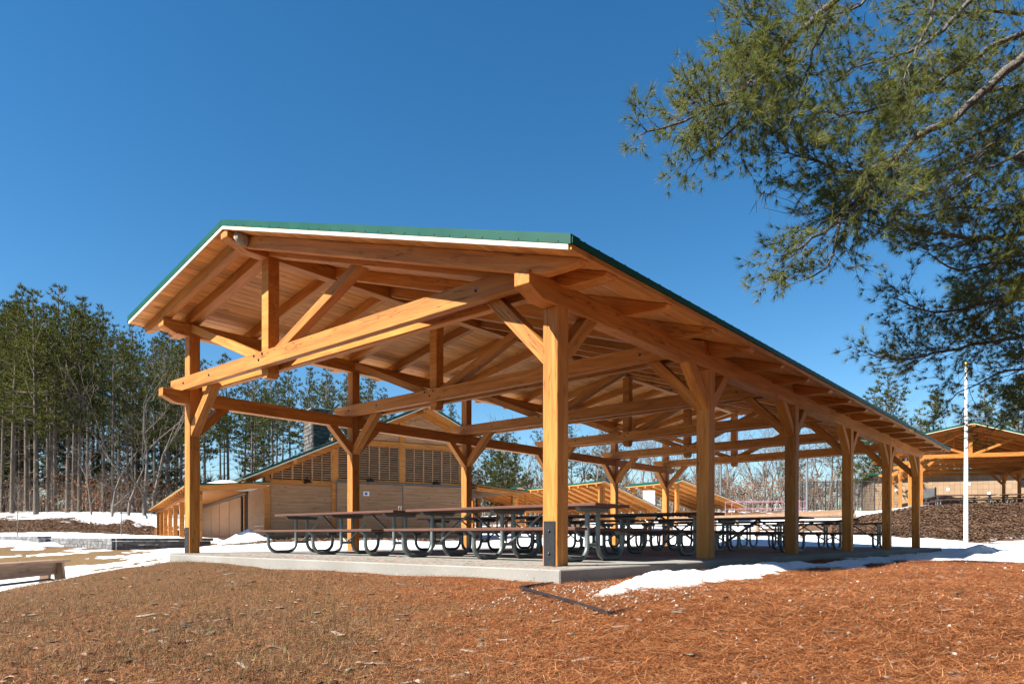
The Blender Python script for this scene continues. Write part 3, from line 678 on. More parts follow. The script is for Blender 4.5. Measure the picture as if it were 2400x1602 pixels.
# snow lying on the low roofs and ground heaps
def heap(name, x, y, z, rx, ry, h, label, cat, seed=0, rz=0, mat='snow', p=1.0):
    n = 26; v = []; f = []
    for i in range(n):
        for j in range(n):
            a, b = i / (n - 1) * 2 - 1, j / (n - 1) * 2 - 1; r = math.hypot(a, b)
            q = max(0, 1 - r) ** p * h; xx, yy = a * rx, b * ry
            q *= 1 + .35 * float(vnoise(np.array([xx + seed * 7.1]), np.array([yy + seed * 3.3]), 2.2 / max(rx, .3), 3, seed + 2)[0]); q -= .03 * h
            v.append((xx, yy, q if r < 1.02 else -.1 * h))
    for i in range(n - 1):
        for j in range(n - 1): k = i * n + j; f.append((k, k + n, k + n + 1, k + 1))
    o = add(name, npmesh(name, v, f, MT[mat], True)); o.location = (x, y, z); o.rotation_euler = (0, 0, rz); return tag(o, label, cat)
def bl(s, b): return b0 + s * np.array([math.cos(BW), math.sin(BW)]) + b * np.array([-math.sin(BW), math.cos(BW)])
p = bl(-1.4, 1.6); heap('snow_patch', p[0], p[1], 2.50, 1.4, 2.3, .32, 'snow left on the low wing roof left of the louvred building', 'snow', 3, BW)
p = bl(11.3, 2.5); heap('snow_patch', p[0], p[1], 2.78, 1.1, 2.8, .42, 'snow left on the small wing roof right of the louvred building', 'snow', 4, BW)
p = bl(-.85, -.6); heap('snow_heap', p[0], p[1], .05, 1.25, .9, .62, 'pointed snow heap at the corner of the louvred building', 'snow heap', 5, BW, p=1.1)
p = gxy(1660, 33); heap('snow_heap', p[0], p[1], gz1(*p), 1.9, 1.7, 1.05, 'broad snow heap seen between posts beyond the far tables', 'snow heap', 6, p=1.0)
p = gxy(1750, 31); heap('snow_heap', p[0], p[1], gz1(*p), 1.2, 1.2, .4, 'low snow heap beyond the last row of tables', 'snow heap', 7)

# ------------------------------------------------------------------ far pavilion on the mound, its slab, block building, tables
def loc2(root_xy, rz, x, y): return np.array(root_xy) + x * np.array([math.cos(rz), math.sin(rz)]) + y * np.array([-math.sin(rz), math.cos(rz)])
rz2 = T - R(20); q = gxy(2159, 43); org = q - (loc2((0, 0), rz2, 0, 8.25)); Z2 = 2.27
pav2 = pavilion('picnic_pavilion', (org[0], org[1], Z2), rz2, 4, 'smaller-looking timber pavilion with green roof on the leaf-covered mound at right', full=False)
o = MB().prism([(-.6, -.5), (15.2, -.5), (15.2, 8.9), (-.6, 8.9)], 'z', -.5, 0).build('concrete_pad', MT['concrete'], None, Matrix.Translation((org[0], org[1], Z2)) @ Matrix.Rotation(rz2, 4, 'Z'), bevel=.01); tag(o, kind='structure')
for k, (x, y, w_) in enumerate(((1.7, 5.6, 'front left'), (1.7, 1.9, 'front right'), (5.2, 5.6, 'second left'), (5.2, 1.9, 'second right'), (8.7, 5.6, 'back left'), (8.7, 1.9, 'back right'))):
    p = loc2(org, rz2, x, y); place_table(p[0], p[1], Z2, rz2, f'dark picnic table under the pavilion on the mound, {w_} of six', 'tables under the far pavilion')
def blockmat():
    m, nt, b = newmat('tan_block', .85, .2); tc = N(nt, 'ShaderNodeTexCoord'); mp = N(nt, 'ShaderNodeMapping'); mp.inputs['Rotation'].default_value = (R(90), 0, 0)
    nt.links.new(tc.outputs['Object'], mp.inputs[0]); br = N(nt, 'ShaderNodeTexBrick'); nt.links.new(mp.outputs[0], br.inputs[0])
    br.offset = 0; br.inputs['Color1'].default_value = (.30, .205, .13, 1); br.inputs['Color2'].default_value = (.35, .245, .16, 1); br.inputs['Mortar'].default_value = (.19, .14, .095, 1)
    br.inputs['Scale'].default_value = 1; br.inputs['Brick Width'].default_value = .4; br.inputs['Row Height'].default_value = .4; br.inputs['Mortar Size'].default_value = .012
    nt.links.new(br.outputs[0], b.inputs['Base Color']); bump(nt, b, br.outputs['Fac'], -.4, .02); return m
MT['tanblock'] = blockmat()
bb = loc2(org, rz2, 17.5, 8.6); blk = empty('block_building', (bb[0], bb[1], Z2), rz2 - R(90)); tag(blk, 'tan concrete block building with grey door behind the pavilion on the mound', 'building')
MB().box(0, 16, 0, 8, -.3, 3.3).build('wall', MT['tanblock'], blk); MB().box(-.4, 16.4, -.5, 8.5, 3.3, 3.45).build('roof', MT['green'], blk)
d_ = MB().box(3.45, 4.55, -.05, 0, 0, 2.15).build('door', MT['grey'], blk, bevel=.01); MB().box(4.3, 4.4, -.09, -.05, 1.0, 1.12).build('handle', MT['bolt'], d_)
MB().box(3.35, 3.44, -.04, 0, 0, 2.24).build('door_frame', MT['dark'], blk); MB().box(4.56, 4.65, -.04, 0, 0, 2.24).build('door_frame', MT['dark'], blk)
MB().box(10.4, 12.0, -.03, 0, 2.1, 2.8).build('vent', MT['iron'], blk)
for x, z, c in ((1.6, 1.9, 'white'), (2.6, 1.7, 'white'), (5.4, 1.9, 'white'), (6.9, 2.3, 'white'), (8.3, 1.5, 'white'), (5.2, 1.2, 'grey')): MB().box(x, x + .22, -.025, 0, z, z + .24).build('notice', MT[c], blk)
# small far shelters
def shelter(u, d, zv, wl, wr_, apex, low, depth, label, th=60, posts=True, zb=None):
    ang = math.atan2(RT[1] * math.sin(R(th)) + FW[1] * math.cos(R(th)), RT[0] * math.sin(R(th)) + FW[0] * math.cos(R(th)))
    p = gxy(u, d); r = empty('park_shelter', (p[0], p[1], zb if zb is not None else gz1(*p)), ang); tag(r, label, 'shelter', 'small timber shelters beyond the pavilion')
    zl = apex - .33 * wl
    sh = lambda a, b, dz, th_, y0, y1, nm, mat: MB().prism([(a[0], a[1] + dz), (b[0], b[1] + dz), (b[0], b[1] + dz + th_), (a[0], a[1] + dz + th_)], 'y', y0, y1).build(nm, MT[mat], r, bevel=.004)
    A, Lf, Rt = (0, apex), (-wl, zl), (wr_, low)
    for a, b in ((Lf, A), (A, Rt)):
        sh(a, b, 0, .05, -.4, depth, 'roof', 'green'); sh(a, b, -.05, .047, -.36, depth - .04, 'roof_deck', 'deck'); sh(a, b, -.06, .055, -.43, -.405, 'rake_board', 'trim')
        for i in range(int(depth / .9) + 1): sh(a, b, -.22, .165, i * .9, i * .9 + .1, 'rafter', 'timber')
    MB().box(-wl + .3, wr_ - .3, -.02, .12, low - .62, low - .42).build('tie_beam', MT['timber'], r, bevel=.005)
    MB().box(-.08, .08, -.02, .12, low - .8, apex - .06).build('king_post', MT['timber'], r, bevel=.005)
    for x in (-wl + .5, wr_ - .5):
        for y in (.0, depth - .5):
            zz = apex + (zl - apex) * (-x / wl) if x < 0 else apex + (low - apex) * (x / wr_)
            MB().box(x - .09, x + .09, y, y + .18, -.3, zz - .2).build('post', MT['timber'], r, bevel=.006)
            s = 1 if x < 0 else -1
            MB().prism([(x + s * .09, low - 1.2), (x + s * .09, low - 1.0), (x + s * .75, low - .43), (x + s * .92, low - .43)], 'y', y + .02, y + .14).build('knee_brace', MT['timber'], r)
    return r
shelter(1407, 40, 0, .25, 4.3, cz(1127, 40) - .3, cz(1192, 42) - .3, 9, 'timber shelter with sloping green roof just right of the nearest post', zb=.3)
shelter(1212, 47, 0, .5, 3.4, cz(1142, 47) - .4, cz(1180, 48) - .4, 7, 'timber shelter half hidden left of the nearest post', zb=.4)
shelter(1590, 48, 0, .6, 6.3, cz(1124, 48) - .7, cz(1186, 51) - .7, 5, 'timber shelter with long one-sided green roof near the light poles', zb=.7)
# flagpole, light poles, board sign, ramp with pink rail, timber guard rail, mesh fence
p = gxy(2264, 26); zf = gz1(*p); e = empty('flagpole', (p[0], p[1], zf - .05)); tag(e, 'white flagpole with gold ball in front of the mound', 'flagpole')
hp_ = cz(846, 26) - zf + .05
MB().tube([(0, 0, 0), (0, 0, hp_ * .4), (0, 0, hp_ - .32)], [.075, .07, .048], 14).build('pole', MT['white'], e, smooth=True)
MB().lathe([(.048, 0), (.075, .0), (.075, .06), (.03, .09), (.03, .16)], 12, (0, 0, hp_ - .32)).build('truck', MT['white'], e, smooth=True)
MB().lathe([(.0, .0), (.06, .02), (.09, .08), (.09, .11), (.06, .165), (0, .185)], 12, (0, 0, hp_ - .17)).build('ball', MT['gold'], e, smooth=True)
MB().tube([(.08, 0, hp_ - .62), (-.12, 0, hp_ - .58)], .012, 5).build('halyard_arm', MT['white'], e); MB().tube([(.085, 0, .9), (.085, 0, hp_ - .7)], .006, 4).build('halyard', MT['white'], e)
for i, (u, d, vt, w_) in enumerate(((1689, 55, 1082, 'left'), (1891, 55, 1068, 'right'))):
    p = gxy(u, d); z = gz1(*p); h_ = cz(vt, d) - z; e = empty('light_pole', (p[0], p[1], z)); tag(e, f'tall pale light pole in front of the bare woods, {w_} of two', 'light pole', 'light poles')
    MB().tube([(0, 0, -.2), (0, 0, h_)], [.11, .08], 10).build('pole', MT['grey'], e, smooth=True)
    MB().box(-.5, .5, -.05, .05, h_ - .05, h_ + .05).build('crossarm', MT['grey'], e); 
    for s in (-.4, .4): MB().box(s - .16, s + .16, -.2, .1, h_ + .05, h_ + .22).build('lamp_head', MT['white'], e, bevel=.02)
p = gxy(1521, 44); e = empty('board_sign', (p[0], p[1], gz1(*p)), T - R(90)); tag(e, 'blank white board sign beside the far shelter', 'sign')
MB().box(-.38, .38, 0, .04, 1.55, 2.45).build('panel', MT['white'], e, bevel=.01)
for s in (-.3, .3): MB().box(s - .04, s + .04, .045, .12, -.2, 2.4).build('leg', MT['greywood'], e)
r0, r1 = gxy(1700, 44), gxy(1995, 40); e = empty('access_ramp', (r0[0], r0[1], 0)); tag(e, 'pale timber access ramp with thin pink hand rails in front of the bare woods', 'ramp')
def rp(t, off, z): q_ = r0 + (r1 - r0) * t + np.array([-(r1 - r0)[1], (r1 - r0)[0]]) / np.linalg.norm(r1 - r0) * off - r0; return (q_[0], q_[1], z)
zr0, zr1 = cz(1208, 44), cz(1193, 40)
for off in (0, 1.4):
    beam('ramp_side', rp(0, off, zr0 - .1), rp(1, off, zr1 - .1), .06, .2, MT['greywood'], e)
    MB().tube([rp(0, off, zr0 + .9), rp(.62, off, zr1 + .62)], .014, 6).build('hand_rail', MT['pink'], e); MB().tube([rp(0, off, zr0 + .45), rp(.62, off, zr1 + .2)], .011, 6).build('hand_rail', MT['pink'], e)
    for i in range(0, 6, 5): t = i * .122; MB().tube([rp(t, off, zr0 - .1), rp(t, off, zr0 + .9)], .022, 6).build('rail_post', MT['pink'], e)
    for t in (.05, .5, .97): q_ = rp(t, off, 0); MB().box(q_[0] - .07, q_[0] + .07, q_[1] - .07, q_[1] + .07, gz1(q_[0] + r0[0], q_[1] + r0[1]) - .1, zr0 + (zr1 - zr0) * t - .05).build('leg', MT['trim'], e)
for i in range(14): beam('deck_board', rp(i / 14, .7, zr0 + (zr1 - zr0) * i / 14 + .02), rp((i + .97) / 14, .7, zr0 + (zr1 - zr0) * (i + .97) / 14 + .02), 1.4, .04, MT['greywood'], e)
g0, g1 = gxy(1560, 31), gxy(2006, 29); e = empty('guard_rail', (g0[0], g0[1], 0)); tag(e, 'round-ended log guard rail on short posts beyond the far tables', 'guard rail')
zg = cz(1210, 30); dv = Vector((g1[0] - g0[0], g1[1] - g0[1], .15)); MB().tube([(0, 0, zg - .1), tuple(dv * .5 + Vector((0, 0, zg - .06))), tuple(dv + Vector((0, 0, zg - .12)))], .10, 12).build('rail_log', MT['greywood'], e, smooth=True)
for t in (.03, .27, .5, .73, .95): q_ = dv * t; MB().tube([(q_.x, q_.y, gz1(q_.x + g0[0], q_.y + g0[1]) - .2), (q_.x, q_.y, zg - .15)], .09, 10).build('rail_post', MT['greywood'], e, smooth=True)
f0, f1 = gxy(1880, 60), gxy(2110, 56); e = empty('mesh_fence', (f0[0], f0[1], 0)); tag(e, 'dark wire mesh fence in front of the woods left of the far pavilion', 'fence')
for i in range(9):
    q_ = (f1 - f0) * i / 8; z = gz1(*(f0 + q_)); MB().tube([(q_[0], q_[1], z - .1), (q_[0], q_[1], z + 2.6)], .045, 6).build('fence_post', MT['iron'], e)
    if i < 8:
        q2 = (f1 - f0) * (i + 1) / 8; z2 = gz1(*(f0 + q2))
        MB().tube([(q_[0], q_[1], z + 2.5), (q2[0], q2[1], z2 + 2.5)], .03, 5).build('fence_rail', MT['iron'], e)
        mb = MB()
        for j in range(1, 14): t = j / 14; mb.tube([(q_[0] + (q2 - q_)[0] * t, q_[1] + (q2 - q_)[1] * t, z), (q_[0] + (q2 - q_)[0] * t, q_[1] + (q2 - q_)[1] * t, z + 2.5)], .008, 3, False)
        for j in range(1, 12): mb.tube([(q_[0], q_[1], z + j * .21), (q2[0], q2[1], z2 + j * .21)], .008, 3, False)
        tag(mb.build('wire_mesh', MT['iron'], e), kind='stuff')

# ------------------------------------------------------------------ block retaining walls, bench
BLK = {}
def block_wall(pts, courses, label):
    """pts: plan points with base heights; courses of split-face blocks and a cap row"""
    r = empty('retaining_wall', (pts[0][0], pts[0][1], 0)); tag(r, label, 'retaining wall', 'grey block retaining walls')
    ztop = max(p[2] for p in pts) + courses * .155
    for (x0, y0, z0), (x1, y1, z1) in zip(pts[:-1], pts[1:]):
        L = math.hypot(x1 - x0, y1 - y0); dx, dy = (x1 - x0) / L, (y1 - y0) / L
        for c in range(courses + 2):
            z = ztop - (c + 1) * .155
            if z < min(z0, z1) - .2: break
            s = 0
            while s < L - .02:
                bl_ = rnd.choice((.30, .38, .45)) if c else .5
                bl_ = min(bl_, L - s)
                if bl_ < .12: break
                key = (round(bl_, 2), c == 0, rnd.randrange(3))
                if key not in BLK:
                    mb = MB().box(.004, bl_ - .004, -.13, .13, 0, .149)
                    me = mb.mesh('wall_block', MT['block'], bevel=.012); n = rnd.random()
                    if c:
                        for v in me.vertices:
                            if abs(v.co.y) > .11: v.co.y += rnd.uniform(-.012, .012); v.co.x += rnd.uniform(-.004, .004)
                    BLK[key] = me
                o = add('wall_block' if c else 'cap_block', BLK[key], r, frame((x0 - pts[0][0] + dx * s, y0 - pts[0][1] + dy * s, z + rnd.uniform(-.002, .002)), (dx, dy, 0)))
                if c == 0: o.scale = (1, 1.15, .8)
                s += bl_
    return r
def W(u, d, z): q = gxy(u, d); return (q[0], q[1], z)
block_wall([W(128, 32.3, -.2), W(270, 28.3, -.24), W(497, 31.2, -.2)], 3, 'grey block retaining wall with a corner, left of the near pavilion')
block_wall([W(-60, 35.5, -.12), W(98, 32.2, -.17), W(112, 33.0, -.15)], 3, 'grey block retaining wall at the left edge of the view')
ba, bb_ = gxy(-330, 8.3), gxy(143, 13.2); be = empty('log_bench', (bb_[0], bb_[1], gz1(*bb_))); tag(be, 'weathered timber bench half hidden by the mound at left', 'bench')
zb = cz(1316, 13.2, 140) - gz1(*bb_); v_ = Vector((*(ba - bb_), 0)); vn = v_.normalized(); nn = Vector((-vn.y, vn.x, 0))
for k in (-1, 1): beam('seat_plank', Vector((0, 0, zb)) + nn * k * .095, v_ + Vector((0, 0, zb)) + nn * k * .095, .18, .045, MT['greywood'], be)
pbeam('seat_beam', 'bench', [(.04, -.10), (.10, -.24), (v_.length, -.24), (v_.length, -.03), (.04, -.03)], .16, MT['greywood'], frame((0, 0, zb), vn), be)
for t in (.32, 4.0):
    q_ = vn * t; beam('leg', q_ + nn * .17 + Vector((0, 0, -.3)), q_ + nn * .10 + Vector((0, 0, zb - .03)), .16, .09, MT['greywood'], be, tuple(vn)); beam('leg', q_ - nn * .17 + Vector((0, 0, -.3)), q_ - nn * .10 + Vector((0, 0, zb - .03)), .16, .09, MT['greywood'], be, tuple(vn))
MB().tube([tuple(vn * .1 - nn * .1 + Vector((0, 0, -.22))), tuple(vn * .22 + Vector((0, 0, zb - .36))), tuple(vn * .4 + Vector((0, 0, zb - .33))), tuple(v_ + Vector((0, 0, zb - .33)))], .022, 8).build('pipe_brace', MT['iron'], be, smooth=True)

# ------------------------------------------------------------------ trees
def tri_tufts(c, d, L, wd, n, rs, spread=.9):
    """brushes of thin triangles: centres c (M,3), directions d (M,3); returns verts, faces"""
    M_ = len(c); c = np.repeat(c, n, 0); d = np.repeat(d, n, 0) + rs.normal(0, spread, (M_ * n, 3)); d /= np.linalg.norm(d, axis=1)[:, None] + 1e-9
    r = rs.normal(0, 1, (M_ * n, 3)); s = np.cross(d, r); s /= np.linalg.norm(s, axis=1)[:, None] + 1e-9
    l = (np.repeat(np.broadcast_to(L, M_), n) * rs.uniform(.7, 1.15, M_ * n))[:, None]
    a = c - s * wd * .5; b = c + s * wd * .5; t = c + d * l
    v = np.stack([a, b, t], 1).reshape(-1, 3); return v, np.arange(len(v)).reshape(-1, 3)
def tubes(segs, n=4):
    """many tapered segments at once: (p0, p1, r0, r1)"""
    p0 = np.array([s[0] for s in segs], float); p1 = np.array([s[1] for s in segs], float); r0 = np.array([s[2] for s in segs]); r1 = np.array([s[3] for s in segs])
    d = p1 - p0; d /= np.linalg.norm(d, axis=1)[:, None] + 1e-9
    up = np.where(np.abs(d[:, 2:3]) < .9, np.array([[0, 0, 1.]]), np.array([[1., 0, 0]])); x = np.cross(d, up); x /= np.linalg.norm(x, axis=1)[:, None]; y = np.cross(x, d)
    V = []
    for k in range(n):
        a = 2 * math.pi * k / n; o = math.cos(a) * x + math.sin(a) * y; V += [p0 + o * r0[:, None], p1 + o * r1[:, None]]
    V = np.stack(V, 1); b = (np.arange(len(segs)) * 2 * n)[:, None]; F = []
    for k in range(n): k2 = (k + 1) % n; F.append(np.concatenate([b + 2 * k, b + 2 * k2, b + 2 * k2 + 1, b + 2 * k + 1], 1))
    return V.reshape(-1, 3), np.concatenate(F, 0)
def pine_proto(seed, H, crown0, width, dens=1.0, shape=0):
    rs = np.random.RandomState(seed); rr = random.Random(seed); segs = []; C_, D_ = [], []
    px, py = rs.normal(0, .012, 2); pts = [(px * z * (z / H), py * z * (z / H), z) for z in np.linspace(-.6, H, 12)]
    rad = lambda z: .0085 * H * (1 - max(z, 0) / H) ** .8 + .02
    tr = MB().tube(pts, [rad(p[2]) * (1.25 if i == 0 else 1) for i, p in enumerate(pts)], 9)
    z = H * .12
    while z < H - .2:
        inC = z > crown0 * H; f = (z / H - crown0) / (1 - crown0) if inC else 0
        k = rr.randint(3, 5) if inC else rr.randint(1, 3); base = rr.uniform(0, 6.28)
        for i in range(k):
            if rr.random() < .22: continue
            a = base + i * 6.283 / k + rr.uniform(-.4, .4)
            if inC:
                L = width * ((1 - f) ** .75 * min(1, .45 + f * 2.2)) * rr.choice((.45, .7, .9, 1.0, 1.45)) + .3
                el = rr.uniform(-.05, .25) + .55 * f
            else: L = rr.uniform(.4, 1.0) * width * .55; el = rr.uniform(-.35, .15)
            o = np.array([px * z * z / H, py * z * z / H, z]); d = np.array([math.cos(a) * math.cos(el), math.sin(a) * math.cos(el), math.sin(el)])
            e = o + d * L; m = o + d * L * .5 + np.array([0, 0, -.04 * L]); e = e + np.array([0, 0, .10 * L])
            r = .010 + .010 * L; segs += [(o, m, r * 1.6, r), (m, e, r, .008)]
            if inC:
                nc = int(max(3, L * 4.2 * dens))
                t = rs.uniform(.28, 1.02, nc); P_ = np.where(t[:, None] < .5, o + (m - o) * (t[:, None] * 2), m + (e - m) * ((t[:, None] - .5) * 2))
                sp = np.minimum(.12 * L + .06, .38); P_ = P_ + rs.normal(0, 1, (nc, 3)) * np.array([sp, sp, sp * .28]); C_.append(P_)
                D_.append(np.tile(d * .6 + np.array([0, 0, .55]), (nc, 1)))
            else:
                for q in range(rr.randint(0, 3)):
                    t = rr.uniform(.4, .9); w = o + (e - o) * t; segs.append((w, w + rs.normal(0, .35, 3), .012, .006))
        z += rr.uniform(.42, .80) * (H / 20) if inC else rr.uniform(.5, 1.2)
    C_ = np.concatenate(C_); D_ = np.concatenate(D_)
    v, f = tri_tufts(C_, D_, .42, .075, 11, rs, .6)
    fol = npmesh('crown', v, f, MT['needle_far'])
    tm = tr.mesh('trunk', MT['bark'], True); bv, bf = tubes(segs, 3); bm_ = npmesh('branches', bv, bf, MT['bark'])
    return tm, bm_, fol, H
PINES = [pine_proto(100, 22, .42, 3.8, 1.0), pine_proto(101, 21, .48, 3.2, 1.0), pine_proto(102, 23, .55, 3.0, .95), pine_proto(103, 20, .36, 4.0, 1.05), pine_proto(104, 22, .62, 2.8, 1.0), pine_proto(105, 14, .16, 3.4, .9), pine_proto(106, 12, .12, 2.8, 1.0)]
def bare_proto(seed, H, spread=1.0, leaf=0):
    rr = random.Random(seed); segs = []; tips = []
    def grow(p, d, L, r, lv):
        n = 3; q = p
        for i in range(n):
            d = (d + Vector((rr.gauss(0, .13), rr.gauss(0, .13), rr.gauss(.03, .08)))).normalized()
            q2 = q + d * (L / n); r2 = r * (.86 if i < n - 1 else .7); segs.append((tuple(q), tuple(q2), r, r2)); q = q2; r = r2
            if lv < 4 and i < n - 1 and rr.random() < .75:
                side = Vector((rr.gauss(0, 1), rr.gauss(0, 1), rr.gauss(.25, .5))).normalized(); grow(q, (d * .55 + side * .85 * spread).normalized(), L * rr.uniform(.42, .62), r * .55, lv + 1)
        if lv < 5:
            for k in range(rr.randint(2, 3)):
                side = Vector((rr.gauss(0, 1), rr.gauss(0, 1), rr.gauss(.2, .5))).normalized(); grow(q, (d * .9 + side * .6 * spread).normalized(), L * rr.uniform(.5, .72), r * .72, lv + 1)
        else: tips.append(tuple(q))
    grow(Vector((0, 0, -.5)), Vector((rr.gauss(0, .05), rr.gauss(0, .05), 1)).normalized(), H * .42, H * .0125, 1)
    segs = [(a, b, max(c, .012), max(d, .010)) for a, b, c, d in segs]
    tv, tf = tubes([s for s in segs if s[2] > .05], 6); bv, bf = tubes([s for s in segs if s[2] <= .05], 3)
    return npmesh('trunk', tv, tf, MT['greybark'], True), npmesh('branches', bv, bf, MT['greybark']), None, H
BARES = [bare_proto(200, 15), bare_proto(201, 16, .8), bare_proto(202, 13, 1.15), bare_proto(203, 17, .7), bare_proto(204, 14, 1.0), bare_proto(205, 10, .9)]
print('tris pine', [len(p[2].polygons) for p in PINES], 'bare', [len(p[1].polygons) * 2 for p in BARES])
def plant(kind, proto, u, d, h, label, group, sx=1.0, z=None):
    p = gxy(u, d); z = gz1(*p) if z is None else z; sc = h / proto[3]
    r = empty(kind, (p[0], p[1], z), rnd.uniform(0, 6.28)); r.scale = (sc * sx, sc * sx, sc); tag(r, label, 'tree', group)
    add('trunk', proto[0], r); tag(add('branches', proto[1], r), kind='stuff')
    if proto[2]: tag(add('crown', proto[2], r), kind='stuff')
    return r
def hv(v, u, d): q = gxy(u, d); return cz(v, d, u) - gz1(*q)
ORD = ['first', 'second', 'third', 'fourth', 'fifth', 'sixth', 'seventh', 'eighth', 'ninth', 'tenth', 'eleventh', 'twelfth', 'thirteenth', 'fourteenth', 'fifteenth', 'sixteenth', 'seventeenth', 'eighteenth']
# front row of the wood at left: trunks that can be told apart, left to right (column, distance, top row)
front = [(-40, 62, 700), (5, 64, 715), (28, 60, 735), (62, 66, 676), (84, 58, 690), (112, 63, 720), (128, 67, 672), (158, 61, 715), (186, 62, 706), (205, 70, 730), (243, 64, 742), (264, 60, 765), (300, 66, 800), (392, 70, 782), (425, 66, 800)]
for i, (u, d, vt) in enumerate(front):
    plant('pine_tree', PINES[[0, 2, 1, 0, 3, 4, 1, 2, 3, 1, 0, 4, 2, 3, 0][i]], u, d, hv(vt, u, d), f'tall pine in the front row of the left-hand wood, {ORD[i]} from the left', 'front row pines of the left wood', rnd.uniform(.9, 1.15))
for i in range(16):
    u = -120 + i * 35 + rnd.uniform(-10, 10); d = rnd.uniform(84, 108); plant('pine_tree', PINES[5 + i % 2], u, d, rnd.uniform(10, 19), 'low bushy pine at the back of the left-hand wood', 'bushy pines at the back of the left wood', rnd.uniform(1.0, 1.3))
for i in range(58):
    u = rnd.uniform(-160, 440); d = rnd.uniform(70, 112); vt = 725 + max(0, u - 250) * .45 + rnd.uniform(-15, 70)
    plant('pine_tree', PINES[rnd.randrange(5)], u, d, max(hv(vt, u, d), 12), 'slender pine standing deep in the left-hand wood behind the front row', 'pines deep in the left wood', rnd.uniform(.8, 1.1))
for i, (u, d, vt) in enumerate(((338, 58, 815), (300, 57, 905), (262, 56, 960), (360, 60, 840), (215, 57, 1000), (320, 62, 830))):
    plant('bare_tree', BARES[i % 6], u, d, hv(vt, u, d), f'leafless grey tree among the pines left of the pavilion, {ORD[i]} of six', 'bare trees in the left wood', 1.0)
back = [(480, 62, 850), (535, 68, 835), (590, 60, 850), (640, 64, 862), (680, 70, 850), (722, 66, 868), (765, 60, 856), (812, 66, 848), (858, 62, 872), (900, 72, 930), (965, 66, 968), (1015, 70, 930), (1052, 64, 945), (1090, 70, 1000), (1150, 66, 1010), (1178, 62, 990), (1205, 70, 1040)]
for i, (u, d, vt) in enumerate(back):
    plant('pine_tree', PINES[[3, 0, 1, 2, 0, 3, 1, 0, 2, 5, 5, 0, 3, 6, 5, 5, 6][i]], u, d, hv(vt, u, d), f'pine behind the louvred building, {ORD[i]} from the left', 'pines behind the louvred building', rnd.uniform(.95, 1.2))
for i in range(24):
    u = rnd.uniform(450, 1060); d = rnd.uniform(72, 100); plant('pine_tree', PINES[rnd.randrange(5)], u, d, max(10, hv(885 + max(0, u - 850) * .4 + rnd.uniform(0, 50), u, d)), 'dark pine in the second rank behind the louvred building', 'second rank behind the building', 1.0)
for i, (u, d, vt, k) in enumerate(((1165, 54, 1060, 6), (1228, 56, 1115, 6), (1290, 80, 960, 3), (1340, 74, 1000, 0), (1420, 84, 985, 5), (1950, 78, 960, 0), (2080, 60, 866, 5), (2048, 64, 905, 5), (2185, 68, 918, 6), (2310, 66, 900, 5), (2380, 60, 880, 6), (1860, 90, 1000, 3))):
    plant('pine_tree', PINES[k], u, d, hv(vt, u, d), f'green pine standing among the bare woods at right, {ORD[i]} from the left', 'pines among the right woods', 1.15)
bn = 0
NTH = lambda n: f'{n}{"th" if 10 < n % 100 < 14 else {1: "st", 2: "nd", 3: "rd"}.get(n % 10, "th")}'
for i in range(64):
    u = 1085 + i * 20.5 + rnd.uniform(-9, 9); d = rnd.uniform(58, 82); vt = rnd.uniform(950, 1035) if u > 1280 else rnd.uniform(1010, 1060)
    if 2060 < u: d = rnd.uniform(68, 85); vt = rnd.uniform(900, 985)
    near = d < 66; bn += near
    plant('bare_tree', BARES[i % 5], u, d, max(5, hv(vt, u, d)), f'leafless grey tree at the edge of the bare woods, {NTH(bn)} from the left' if near else 'leafless grey tree standing back in the bare woods', 'bare trees at the wood edge' if near else 'bare trees set back', rnd.uniform(.85, 1.2))
for i in range(40):
    u = rnd.uniform(1080, 2380); d = rnd.uniform(80, 110); plant('bare_tree', BARES[i % 6], u, d, rnd.uniform(9, 14), 'leafless tree deep in the bare woods beyond the pavilion', 'bare trees deep in the right woods', 1.1)
# out-of-frame pines at right and behind, hinted by needles, added to darken shaded faces
for i, (x, y) in enumerate(((6, -15), (13, -12), (1, -19), (20, -15), (-9, -14), (28, -12), (-4, -12), (9, -19), (17, -20), (25, -19), (34, -15), (-14, -20), (-18, -13), (3, -24), (12, -25), (22, -26), (4, -12.5), (16.5, -11.5), (24, -14), (30, -17), (10, -14), (-2, -15.5), (-7, -18), (19, -12))):
    p = np.array((x, y)); r = empty('pine_tree', (x, y, gz1(x, y)), rnd.uniform(0, 6)); k = PINES[(0, 3, 1, 0, 3, 1)[i % 6]] if i < 16 else PINES[5 + i % 2]; r.scale = (1.4, 1.4, 1.0); tag(r, 'pine added out of view right of the pavilion to block sky light', 'tree', 'added pines right of the viewer')
    for nm, j in (('trunk', 0), ('branches', 1), ('crown', 2)): tag(add(nm, k[j], r), kind='stuff' if j else None)
